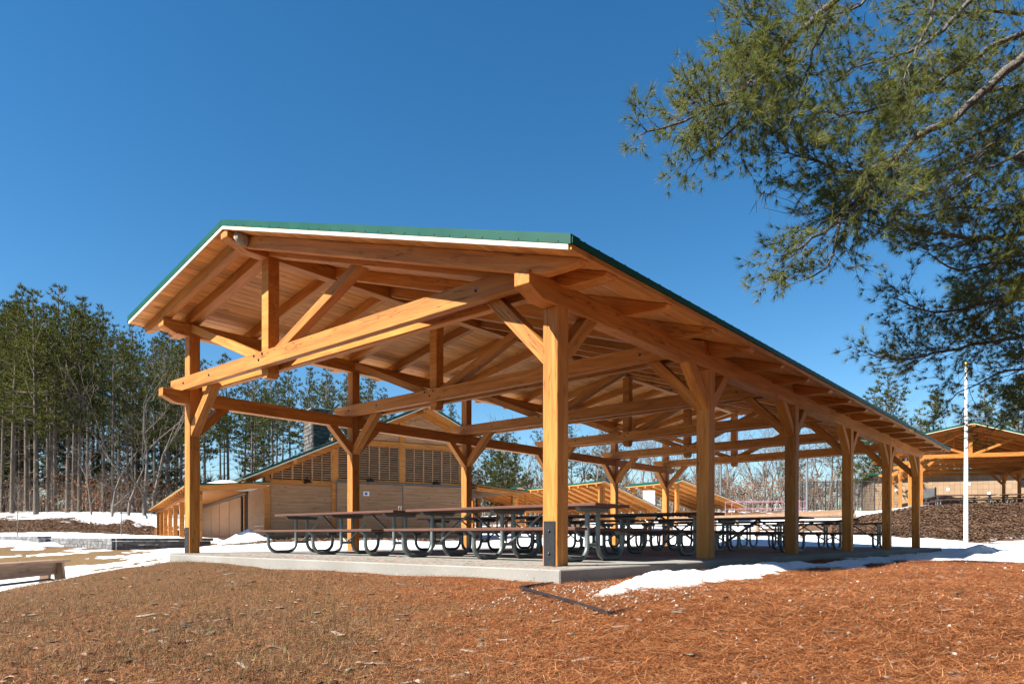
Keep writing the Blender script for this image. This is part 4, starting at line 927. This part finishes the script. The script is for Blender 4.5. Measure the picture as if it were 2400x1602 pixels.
# understory: dry beech leaves hanging on brush, low evergreen brush
C_, D_ = [], []
for i in range(420):
    u = rnd.choice((rnd.uniform(180, 350), rnd.uniform(1250, 1960), rnd.uniform(1500, 1800), rnd.uniform(0, 430))); d = rnd.uniform(58, 80); p = gxy(u, d); z = gz1(*p) + rnd.uniform(.2, 3.2)
    n = 14; C_.append(np.array([p[0], p[1], z]) + nrs.normal(0, 1, (n, 3)) * np.array([.7, .7, .45])); D_.append(nrs.normal(0, 1, (n, 3)))
v, f = tri_tufts(np.concatenate(C_), np.concatenate(D_), .16, .12, 2, nrs, .8); tag(add('dry_leaf_brush', npmesh('dry_leaf_brush', v, f, MT['oakleaf'])), 'rusty dry leaves clinging to brush under the woods', 'brush', kind='stuff')
segs = []
for i in range(900):
    u = rnd.choice((rnd.uniform(-50, 430), rnd.uniform(1080, 2080), rnd.uniform(1080, 2080))); d = rnd.uniform(57, 90); p = gxy(u, d); z = gz1(*p); h = rnd.uniform(1.0, 4.5); a = nrs.normal(0, .12, 2) * h
    segs.append(((p[0], p[1], z - .1), (p[0] + a[0], p[1] + a[1], z + h), .022, .008))
    for k in range(3): t = rnd.uniform(.3, .8); o_ = np.array([p[0] + a[0] * t, p[1] + a[1] * t, z + h * t]); segs.append((o_, o_ + nrs.normal(0, .35, 3) + np.array([0, 0, .3]), .012, .005))
v, f = tubes(segs, 3); tag(add('twiggy_brush', npmesh('twiggy_brush', v, f, MT['greybark'])), 'thin leafless brush along the edge of the woods', 'brush', kind='stuff')
C_, D_ = [], []
for i in range(2600):
    a = nrs.uniform(-1.0, 1.0); d = nrs.uniform(112, 150); h = nrs.uniform(0, 1) ** 1.3 * 7.5; C_.append((CP[0] + d * FW[0] + d * a * RT[0], CP[1] + d * FW[1] + d * a * RT[1], 3.0 + h)); D_.append((0, 0, 1))
v, f = tri_tufts(np.array(C_), np.array(D_), 2.6, .16, 16, nrs, .6); tag(add('far_wood', npmesh('far_wood', v, f, island('far_twigs', [(.1, (.045, .042, .035)), (.5, (.085, .075, .06)), (.9, (.13, .11, .09))], .9))), 'grey far-off woods behind the nearer trees', 'woods', kind='stuff')
# two young trees by the retaining wall
for i, (u, d, vt, w_) in enumerate(((41, 36, 1120, 'left'), (284, 34.5, 1118, 'right'))):
    p = gxy(u, d); z = gz1(*p); h = cz(vt, d, u) - z; r = empty('sapling', (p[0], p[1], z)); tag(r, f'thin leafless young tree planted behind the block walls, {w_} of two', 'tree', 'saplings by the walls')
    MB().tube([(0, 0, -.1), (.01, 0, h * .5), (0, .01, h)], [.028, .02, .006], 6).build('trunk', MT['greybark'], r, smooth=True); sg = []
    for k in range(34):
        t = rnd.uniform(.35, .95); a = rnd.uniform(0, 6.28); l = (1 - t) * .9 + .2; b_ = np.array([0, 0, h * t]); e_ = b_ + np.array([math.cos(a) * l * .35, math.sin(a) * l * .35, l]); sg.append((b_, e_, .009, .004))
    v, f = tubes(sg, 3); tag(add('branches', npmesh('branches', v, f, MT['greybark']), r), kind='stuff')

# ------------------------------------------------------------------ the white pine reaching in from the right
def W3(u, v, d): q = gxy(u, d); return np.array([q[0], q[1], cz(v, d, u)])
limbs = [  # (points (col,row,dist), radius, foliage start, foliage weight)
 ([(2120, -120, 9.6), (1953, 0, 9.2), (1886, 58, 9.0), (1846, 98, 8.9), (1788, 156, 8.7), (1739, 205, 8.6), (1686, 243, 8.5), (1640, 266, 8.4), (1570, 292, 8.3), (1515, 310, 8.25)], .05, .34, 2.1),
 ([(2620, -40, 10.5), (2400, 125, 9.9), (2337, 178, 9.7), (2275, 237, 9.5), (2230, 281, 9.4), (2159, 308, 9.2), (2105, 357, 9.0), (2060, 420, 8.9), (2016, 464, 8.8), (1971, 513, 8.7), (1905, 560, 8.6), (1840, 600, 8.5)], .085, .50, 1.3),
 ([(2600, -30, 10.8), (2400, 71, 10.4), (2329, 103, 10.2), (2248, 156, 10.0), (2159, 214, 9.9), (2070, 246, 9.8), (1985, 268, 9.6), (1900, 260, 9.5)], .055, .40, 1.2),
 ([(2230, -140, 10), (2190, 0, 9.8), (2168, 67, 9.7), (2141, 120, 9.6), (2120, 180, 9.5)], .035, .5, .6),
 ([(2380, -110, 11), (2270, 0, 10.6), (2226, 49, 10.4), (2159, 107, 10.2), (2070, 138, 10.1), (1958, 170, 10)], .045, .5, .7),
 ([(2620, 300, 10.4), (2400, 353, 10.2), (2337, 379, 10.1), (2270, 411, 10), (2200, 445, 9.9), (2120, 470, 9.8)], .035, .6, .5),
 ([(2105, 357, 9.0), (2040, 400, 8.9), (1970, 400, 8.9), (1900, 370, 8.8), (1850, 355, 8.8)], .03, .2, 1.2),
 ([(2060, 420, 8.9), (1990, 480, 8.8), (1930, 520, 8.8), (1880, 560, 8.7)], .022, .25, 1.0),
 ([(1971, 513, 8.7), (1955, 560, 8.7), (1950, 610, 8.7), (1905, 645, 8.7)], .018, .2, 1.0),
 ([(1788, 156, 8.7), (1770, 210, 8.7), (1745, 270, 8.6), (1690, 330, 8.6), (1650, 365, 8.5)], .02, .2, 1.2),
 ([(1846, 98, 8.9), (1800, 90, 8.9), (1760, 60, 8.9)], .016, .2, .7),
 ([(2660, 560, 10.6), (2400, 545, 10.2), (2280, 560, 10), (2180, 540, 9.9), (2080, 530, 9.8), (2030, 520, 9.8)], .05, .3, 0.78),
 ([(2640, 420, 10.6), (2420, 470, 10.3), (2330, 490, 10.1), (2240, 480, 10), (2150, 500, 9.9)], .045, .3, 0.81),
 ([(2680, 660, 11), (2400, 675, 10.6), (2312, 706, 10.4), (2240, 722, 10.3), (2178, 729, 10.2), (2102, 700, 10.1)], .05, .28, 0.78),
 ([(2680, 620, 11), (2420, 620, 10.6), (2330, 610, 10.4), (2250, 630, 10.3), (2180, 600, 10.2)], .045, .25, 0.81),
 ([(2680, 760, 11.2), (2400, 783, 10.8), (2274, 806, 10.6), (2178, 826, 10.4), (2102, 838, 10.3), (2030, 830, 10.2)], .04, .3, .9),
 ([(2660, 850, 11.2), (2400, 858, 10.9), (2330, 870, 10.8), (2290, 900, 10.7), (2250, 915, 10.6)], .03, .4, .8),
 ([(2660, 820, 11.6), (2420, 790, 11.4), (2350, 770, 11.2), (2280, 760, 11)], .04, .3, 0.81),
 ([(2680, 200, 11.6), (2400, 250, 11.2), (2310, 300, 11), (2230, 340, 10.8), (2150, 390, 10.7)], .05, .2, 0.84),
 ([(2660, 60, 11.8), (2420, 30, 11.4), (2330, 20, 11.2), (2240, 30, 11), (2130, 30, 10.9)], .05, .25, 0.68),
 ([(2660, 130, 11.8), (2420, 190, 11.3), (2320, 210, 11.2), (2210, 200, 11), (2120, 230, 10.9), (2040, 300, 10.8)], .05, .2, 0.74),
 ([(2660, 400, 11.8), (2420, 380, 11.4), (2320, 350, 11.2), (2240, 390, 11), (2160, 430, 10.8)], .05, .2, 0.81),
 ([(2660, 720, 12), (2420, 700, 11.6), (2340, 650, 11.4), (2280, 680, 11.2)], .05, .2, 0.81),
 ([(2660, 950, 11.6), (2420, 940, 11.4), (2370, 960, 11.2), (2330, 1000, 11.1)], .03, .3, .9),
 ([(1953, 0, 9.2), (1930, 60, 9.2), (1900, 130, 9.1), (1880, 200, 9)], .018, .25, .8),
 ([(2080, -60, 10), (2010, 10, 10), (1940, 40, 10), (1880, 50, 9.9)], .02, .2, 1.0)]
def white_pine():
    rs = np.random.RandomState(5); segs, TC_, TD_ = [], [], []
    rp_ = gxy(2760, 11.2); root = empty('white_pine', (rp_[0], rp_[1], gz1(*rp_))); ro = np.array(root.location)
    tag(root, 'white pine whose needled branches reach in from the right edge', 'tree')
    def resample(P_, step):
        P_ = np.array(P_); L = np.concatenate([[0], np.cumsum(np.linalg.norm(np.diff(P_, axis=0), axis=1))]); n = max(3, int(L[-1] / step)); t = np.linspace(0, L[-1], n)
        return np.stack([np.interp(t, L, P_[:, i]) for i in range(3)], 1), L[-1]
    def tw(p, d, L, r, lv):
        """a shoot with side twigs and needle brushes"""
        n = max(2, int(L / .075)); q = p; dd = d.copy()
        for i in range(n):
            dd = dd + rs.normal(0, .13, 3) + np.array([0, 0, .015]); dd /= np.linalg.norm(dd); q2 = q + dd * (L / n); segs.append((q, q2, max(r * (1 - i / n), .0028), max(r * (1 - (i + 1) / n), .0024))); q = q2
            if lv < 2 and i > 0 and rs.rand() < .85:
                s = rs.normal(0, 1, 3); s -= dd * s.dot(dd); s /= np.linalg.norm(s) + 1e-9; s[2] *= .7; k = dd * .75 + s * .75
                tw(q, k / np.linalg.norm(k), L * rs.uniform(.3, .55), r * .55, lv + 1)
            if i >= n * (.3 if lv else .55) or i == n - 1:
                TC_.append(q); TD_.append(dd.copy())
        return
    LB, TRK = [], []
    for pts, rad, f0, wgt in limbs:
        LB.append([])
        P_, L = resample([W3(*p) for p in pts], .16); P_ = P_ + rs.normal(0, .012, P_.shape); n = len(P_)
        for i in range(n - 1):
            t = i / n; LB[-1].append((P_[i], P_[i + 1] + (P_[i + 1] - P_[i]) * .06, rad * (1 - t * .92) + .004, rad * (1 - (i + 1) / n * .92) + .004))
        for i in range(1, n):
            t = i / n; d = P_[min(i + 1, n - 1)] - P_[max(i - 1, 0)]; d /= np.linalg.norm(d)
            cl = .5 + .5 * math.sin(i * .55 + rad * 400) * math.sin(i * .23 + rad * 900); m = (6.4 * wgt * (.10 + 1.1 * cl ** 1.5)) if t > f0 else (.8 if t > f0 * .5 else .3)
            k = int(m) + (rs.rand() < m - int(m))
            for _ in range(k):
                s = rs.normal(0, 1, 3); s -= d * s.dot(d); s /= np.linalg.norm(s) + 1e-9; s[2] = s[2] * .8 + .05; a = d * .85 + s * .8; a /= np.linalg.norm(a)
                Ls = rs.uniform(.25, .8) * (1.15 - .5 * t); tw(P_[i], a, Ls, .007, 0 if rs.rand() < .6 else 1)
        tw(P_[-1], d, .35, .008, 0)
    # a few bare pale dead twigs
    for p, d, L in ((W3(2330, 330, 9.6), W3(2120, 470, 9.4) - W3(2330, 330, 9.6), 1.0), (W3(2300, 400, 9.6), W3(2115, 490, 9.5) - W3(2300, 400, 9.6), 1.0), (W3(1960, 190, 9), W3(2060, 100, 9) - W3(1960, 190, 9), 1), (W3(1900, 500, 8.7), W3(1790, 445, 8.6) - W3(1900, 500, 8.7), 1), (W3(1790, 445, 8.6), W3(1770, 520, 8.6) - W3(1790, 445, 8.6), 1), (W3(1775, 0, 9), W3(1722, 68, 9) - W3(1775, 0, 9), 1)):
        for j in range(5): e = p + d * rs.uniform(.6, 1) + rs.normal(0, .08, 3); m = (p + e) / 2 + rs.normal(0, .04, 3); segs.append((p, m, .006, .004)); segs.append((m, e, .004, .002))
    tz = [np.array([rp_[0], rp_[1], z]) for z in np.linspace(gz1(*rp_) - .3, 16, 12)]
    for a, b, i in zip(tz[:-1], tz[1:], range(12)): TRK.append((a, b, .30 - .018 * i, .30 - .018 * (i + 1)))
    for (pts, rad, f0, wgt), lb in zip(limbs, LB):
        e = W3(*pts[0])
        if pts[0][0] > 2500: lb.append((np.array([rp_[0], rp_[1], e[2] - .3]), e, rad * 1.2, rad))
    small = segs; big = []
    for nm, ss, n in [('twigs', small + [s for s in big if s[4:] == ()], 3)] + [('limb', lb, 8) for lb in LB] + [('trunk', TRK, 12)]:
        v, f = tubes([(np.array(a) - ro, np.array(b) - ro, c, d) for a, b, c, d in ss], n); o = add(nm, npmesh(nm, v, f, MT['nearbark'], n > 3), root)
        if nm == 'twigs': o['kind'] = 'stuff'
    c = np.array(TC_) - ro; d = np.array(TD_); v, f = tri_tufts(c, d * 1.0 + np.array([0, 0, -.05]), .125, .0058, 24, rs, .44)
    tag(add('needles', npmesh('needles', v, f, MT['needle_near']), root), kind='stuff'); print('white pine tufts', len(c), 'tris', len(f), 'segs', len(segs))
white_pine()

# ------------------------------------------------------------------ snow bank along the slab, edging, litter on the ground
def snow_bank():
    xs = np.linspace(-1.45, 21, 760); ts = np.linspace(-1, 1, 40); X_, T_ = np.meshgrid(xs, ts, indexing='ij'); nz = lambda a, b, sc, o, sd: vnoise(np.ravel(a), np.ravel(b), sc, o, sd).reshape(X_.shape)
    yc = -1.30 + .08 * np.sin(X_ * .9) + .04 * np.sin(X_ * 2.7 + 1) - .008 * X_
    lo = .33 + .22 * np.exp(-((X_ + .95) / .35) ** 2) * 0 + .16 * nz(X_, X_ * 0, .9, 3, 41); up_ = .34 + .08 * nz(X_, X_ * 0, .7, 3, 43)
    k = np.clip((X_ + 1.45) / 1.0, 0, 1) ** .55 * np.clip((21 - X_) / 1.5, 0, 1) ** .5
    rag = .26 * nz(X_, X_ * 0 + 3, 3.4, 4, 47) * (T_ < 0) + .05 * nz(X_, X_ * 0 + 9, 4, 3, 49)
    Y_ = yc + np.where(T_ < 0, T_ * (lo + rag), T_ * up_) * k
    base = gz(X_.ravel(), Y_.ravel()).reshape(X_.shape)
    prof = np.where(T_ < 0, np.clip(1 - np.abs(T_) ** 1.5, 0, 1), np.clip(1 - np.abs(T_) ** 2.4, 0, 1))
    h = (.095 + .025 * np.sin(X_ * .7 + .4) + .05 * nz(X_, X_ * 0, .6, 2, 57)) * np.clip((X_ + 1.45) / .9, 0, 1) ** .6 * np.clip((21 - X_) / 2, 0, 1); h = np.where(X_ > 14, h + .16 * np.exp(-((X_ - 17.5) / 1.4) ** 2), h)
    rid = .016 * np.sin((X_ - .25 * T_) * 30 + 3 * nz(X_, T_, 1.5, 2, 61)) * np.exp(-((X_ - .2) / 1.5) ** 2)
    Z_ = base - .02 + h * prof + (rid + .04 * nz(X_, Y_, 3.5, 4, 53)) * np.clip(prof * 1.4, 0, 1) - .03 * (np.abs(T_) > .97)
    n = len(ts); i = (np.arange(len(xs) - 1)[:, None] * n + np.arange(n - 1)[None, :]).ravel(); f = np.stack([i, i + n, i + n + 1, i + 1], 1)
    tag(add('snow_bank', npmesh('snow_bank', np.stack([X_, Y_, Z_], 2).reshape(-1, 3), f, MT['snow'], True)), 'long low bank of old snow along the edge of the concrete pad', 'snow bank')
snow_bank()
def bank_debris():
    rs = np.random.RandomState(3); n = 2200; x = rs.uniform(-1.2, 12, n); y = -1.30 + .08 * np.sin(x * .9) - .008 * x + rs.uniform(-.5, .35, n)
    deps = bpy.context.evaluated_depsgraph_get(); ob = bpy.data.objects['snow_bank']; C_ = []
    for a, b in zip(x, y):
        ok, loc, nn, i = ob.ray_cast((a, b, 2), (0, 0, -1))
        if ok: C_.append((loc.x, loc.y, loc.z + .002))
    C_ = np.array(C_); d = rs.normal(0, 1, C_.shape); d[:, 2] *= .1; v, f = tri_tufts(C_, d, .035, .003, 1, rs, .1)
    tag(add('bank_debris', npmesh('bank_debris', v, f, MT['g_chip'])), 'specks of needles and dirt lying on the snow bank', 'debris', kind='stuff')
bank_debris()
def edg(pts): return [(x, y, gz1(x, y) + dz) for x, y, dz in pts]
e = empty('lawn_edging', (-1.2, -.52, 0)); tag(e, 'black plastic lawn edging strip around the corner of the concrete pad', 'edging')
path = [(-.60, -.40, .008), (-1.2, -.52, .032), (-1.66, -1.42, .018), (-1.88, -1.83, .012), (-1.6, -1.86, -.01)]
P_ = [np.array(p) - np.array([-1.2, -.52, 0]) for p in edg(path)]
for a, b in zip(P_[:-1], P_[1:]):
    MB().tube([tuple(a), tuple(b)], .013, 8).build('bead', MT['edging'], e, smooth=True)
    d = Vector(b - a); beam('strip', Vector(a) + Vector((0, 0, -.045)), Vector(b) + Vector((0, 0, -.045)), .006, .08, MT['edging'], e, c=.001)
def scatter(n, dmin, dmax, umin, umax, seed, power=1.0):
    rs = np.random.RandomState(seed); t = rs.rand(n); d = (dmin ** -power + t * (dmax ** -power - dmin ** -power)) ** (-1 / power) if power else dmin + (dmax - dmin) * t
    u = rs.uniform(umin, umax, n); X = (u - 1200) / FPX * d; x = CP[0] + d * FW[0] + X * RT[0]; y = CP[1] + d * FW[1] + X * RT[1]
    ok = ~((x > -.58) & (x < 18.4) & (y > -.48) & (y < 8.9)); return x[ok], y[ok], u[ok], d[ok], rs
def litter(name, n, L, wd, mat, label, cat, right, seed, lift=.01, tilt=.12, dmax=12.5, two=False, power=.6, lean=0):
    x, y, u, d, rs = scatter(n, 2.6, dmax, -150, 2550, seed, power)
    rw = np.clip((u - 520 - 60 * (8 - np.minimum(d, 8))) / 750, 0, 1) + vnoise(x, y, 1.1, 3, 77) * .35
    keep = rs.rand(len(x)) < (np.clip(rw, 0.06, 1) if right > 0 else np.clip(1 - rw, 0.0, 1) if right < 0 else 1)
    clump = vnoise(x, y, 2.6, 3, seed + 5); keep &= rs.rand(len(x)) < np.clip(.75 + clump * .7, .15, 1)
    x, y = x[keep], y[keep]; n = len(x); z = gz(x, y) + rs.uniform(.0, lift, n)
    a = rs.uniform(0, 6.283, n) + 0; s_ = rs.normal(lean, tilt, n); l = L * rs.uniform(.55, 1.2, n); w = wd * rs.uniform(.7, 1.3, n)
    dx, dy = np.cos(a) * np.cos(s_), np.sin(a) * np.cos(s_); dz = np.sin(s_); px_, py_ = -np.sin(a), np.cos(a)
    A = np.stack([x - px_ * w, y - py_ * w, z], 1); B = np.stack([x + px_ * w, y + py_ * w, z + rs.normal(0, .3, n) * w], 1); E_ = np.stack([x + dx * l, y + dy * l, z + dz * l + .004], 1)
    v = np.stack([A, B, E_], 1).reshape(-1, 3); f = np.arange(len(v)).reshape(-1, 3)
    o = add(name, npmesh(name, v, f, MT[mat])); tag(o, label, cat, kind='stuff'); print(name, n)
litter('pine_needles', 560000, .105, .0012, 'g_needle', 'fallen orange pine needles covering the ground in front', 'pine needles', 1, 301, .016, .16)
litter('dry_grass', 330000, .05, .0012, 'g_grass', 'short dry brown grass on the left of the foreground', 'grass', -1, 302, .006, .5, lean=.45)
litter('pine_needles_sparse', 90000, .10, .0012, 'g_needle', 'scattered needles lying on the dry grass at left', 'pine needles', -1, 303, .016, .16)
def far_leaves(name, n, regions, label):
    rs = np.random.RandomState(71); X_, Y_ = [], []
    for (u0, u1, d0, d1, k) in regions:
        m = int(n * k); d = rs.uniform(d0, d1, m); u = rs.uniform(u0, u1, m); q = (u - 1200) / FPX * d; X_.append(CP[0] + d * FW[0] + q * RT[0]); Y_.append(CP[1] + d * FW[1] + q * RT[1])
    x, y = np.concatenate(X_), np.concatenate(Y_); k = snow_s(x, y) + vnoise(x, y, .55, 3, 21) * .28 < .05; x, y = x[k], y[k]; z = gz(x, y) + rs.uniform(.0, .05, len(x)); c = np.stack([x, y, z], 1); dd = rs.normal(0, 1, c.shape); dd[:, 2] = np.abs(dd[:, 2]) * .4
    m = len(c); an = rs.uniform(0, 6.283, m); V3 = []
    for k in range(3): q = an + k * 2.1 + rs.uniform(-.4, .4, m); L_ = rs.uniform(.04, .085, m); V3.append(c + np.stack([np.cos(q) * L_, np.sin(q) * L_, rs.uniform(-.01, .028, m)], 1))
    v = np.stack(V3, 1).reshape(-1, 3); f = np.arange(len(v)).reshape(-1, 3); tag(add(name, npmesh(name, v, f, MT['f_leaf'])), label, 'leaves', kind='stuff')
MT['f_leaf'] = island('far_leaf', [(.02, (.095, .052, .032)), (.4, (.145, .083, .052)), (.75, (.18, .112, .073)), (1, (.24, .165, .115))], .85)
far_leaves('leaf_litter', 110000, [(-120, 360, 43, 57, .4), (1950, 2480, 29, 43, .4), (520, 1090, 26.5, 33, .2)], 'brown dead leaves covering the banks in the middle distance')
litter('green_blades', 5000, .05, .0018, 'g_green', 'a few green grass blades in the foreground', 'grass', -1, 304, .004, .4, lean=.6)
def chips(name, n, mat, label, cat, seed, size, flat=.35, umin=-100, umax=2500, dmax=11, curl=0, right=0):
    x, y, u, d, rs = scatter(n, 2.7, dmax, umin, umax, seed, .5)
    if right: k = rs.rand(len(x)) < np.clip((u - 300) / 1500, .1, 1) if right > 0 else rs.rand(len(x)) < np.clip((2000 - u) / 1300, .08, 1); x, y = x[k], y[k]
    n = len(x); z = gz(x, y) + .006; V, F = [], []
    for i in range(n):
        a = rs.uniform(0, 6.28); l = size * rs.uniform(.4, 1.3); w = l * rs.uniform(.18, .5) if not curl else l * rs.uniform(.5, .85); h = l * flat * rs.uniform(.3, 1)
        ca, sa = math.cos(a), math.sin(a); b = len(V); tl = rs.normal(0, .25)
        if curl:   # a dry leaf: pointed outline, two halves folded up along the midrib
            prof = [(-1, 0, 0), (-.4, .8, .5), (.2, 1, .8), (.6, .55, .5), (1, 0, .2), (.6, -.55, .6), (.2, -1, .9), (-.4, -.8, .5), (-.3, 0, 0), (.3, 0, .05)]
            for p, q, r in prof: p *= l / 2; q *= w / 2; V.append((x[i] + p * ca - q * sa, y[i] + p * sa + q * ca, z[i] + .004 + r * h * .6 + p * tl * .4))
            F += [(b, b + 8, b + 1), (b + 1, b + 8, b + 2), (b + 8, b + 9, b + 2), (b + 2, b + 9, b + 3), (b + 9, b + 4, b + 3), (b, b + 7, b + 8), (b + 7, b + 6, b + 8), (b + 6, b + 9, b + 8), (b + 6, b + 5, b + 9), (b + 5, b + 4, b + 9)]
        else:
            for p, q, r in ((-1, -.7, 0), (1, -1, 0), (.9, 1, 0), (-1, .8, 0), (-.8, -.6, 1), (.8, -.7, .8), (.7, .6, .9), (-.9, .5, .7)):
                p *= l / 2 * rs.uniform(.85, 1.15); q *= w / 2 * rs.uniform(.8, 1.2); V.append((x[i] + p * ca - q * sa, y[i] + p * sa + q * ca, z[i] - .004 + r * h + p * tl * .5))
            for t in ((0, 3, 2), (0, 2, 1), (4, 5, 6), (4, 6, 7), (0, 1, 5), (0, 5, 4), (1, 2, 6), (1, 6, 5), (2, 3, 7), (2, 7, 6), (3, 0, 4), (3, 4, 7)): F.append(tuple(b + j for j in t))
    tag(add(name, npmesh(name, V, F, MT[mat])), label, cat, kind='stuff')
chips('fallen_leaves', 620, 'g_leaf', 'curled pale dry leaves scattered over the foreground', 'leaves', 311, .05, .45, curl=1, right=-1)
chips('wood_chips', 800, 'g_chip', 'grey wood chips and bark bits among the needles', 'wood chips', 312, .045, .28, right=1)
chips('twigs_litter', 320, 'g_chip', 'thin fallen twigs lying on the needles', 'twigs', 313, .13, .05)
chips('gravel', 900, 'g_stone', 'small pale stones scattered over the needles', 'gravel', 314, .022, .7, right=1)
def gravel_strip():
    rs = np.random.RandomState(9); n = 420; t = rs.rand(n); x = -1.9 + 1.6 * rs.rand(n); y = -.5 - 1.35 * rs.rand(n) - rs.rand(n) * .2; V, F = [], []; z = gz(x, y)
    for i in range(n):
        s = rs.uniform(.005, .016); b = len(V); o = rs.uniform(.6, 1.3, 6) * s
        for k, dv in enumerate(((1, 0, 0), (-1, 0, 0), (0, 1, 0), (0, -1, 0), (0, 0, .8), (0, 0, -.8))): V.append((x[i] + dv[0] * o[k], y[i] + dv[1] * o[k], z[i] + .004 + dv[2] * o[k]))
        for q in ((0, 2, 4), (2, 1, 4), (1, 3, 4), (3, 0, 4), (2, 0, 5), (1, 2, 5), (3, 1, 5), (0, 3, 5)): F.append(tuple(b + j for j in q))
    tag(add('gravel', npmesh('gravel', V, F, MT['g_stone'])), 'pale gravel inside the black edging at the pad corner', 'gravel', kind='stuff')
gravel_strip()

# ------------------------------------------------------------------ small things
q = un = None
v_, f_ = [], []
prof = [(-1, 0, 0), (-.4, .8, .5), (.2, 1, .8), (.6, .55, .5), (1, 0, .2), (.6, -.55, .6), (.2, -1, .9), (-.4, -.8, .5), (-.3, 0, 0), (.3, 0, .05)]
me = npmesh('fallen_leaf', [(a * .075, b * .05, .004 + c * .03) for a, b, c in prof], [(0, 8, 1), (1, 8, 2), (8, 9, 2), (2, 9, 3), (9, 4, 3), (0, 7, 8), (7, 6, 8), (6, 9, 8), (6, 5, 9), (5, 4, 9)], MT['g_leaf'])
o = add('fallen_leaf', me, None, Matrix.Translation((.98, 3.62, .001)) @ Matrix.Rotation(.6, 4, 'Z')); tag(o, 'curled tan oak leaf on the concrete beside a front table hoop', 'leaf')
e = empty('table_clip', (1.35, 4.06, .703)); tag(e, 'small white wire clip standing on the end of the front left table', 'clip')
for dx in (0, .05): MB().tube([(dx, 0, 0), (dx - .01, .005, .05), (dx + .012, 0, .065)], .0022, 5).build('wire', MT['white'], e)

rs_ = np.random.RandomState(17); n_ = 2600; x_ = -.55 + np.abs(rs_.normal(0, .8, n_)); y_ = rs_.uniform(-.4, 7.4, n_); d_ = rs_.normal(0, 1, (n_, 3)); d_[:, 2] = 0
v_, f_ = tri_tufts(np.stack([x_, y_, np.full(n_, .004)], 1), d_, .07, .002, 1, rs_, .02); tag(add('slab_needles', npmesh('slab_needles', v_, f_, MT['g_needle'])), 'loose needles blown onto the front edge of the concrete pad', 'pine needles', kind='stuff')
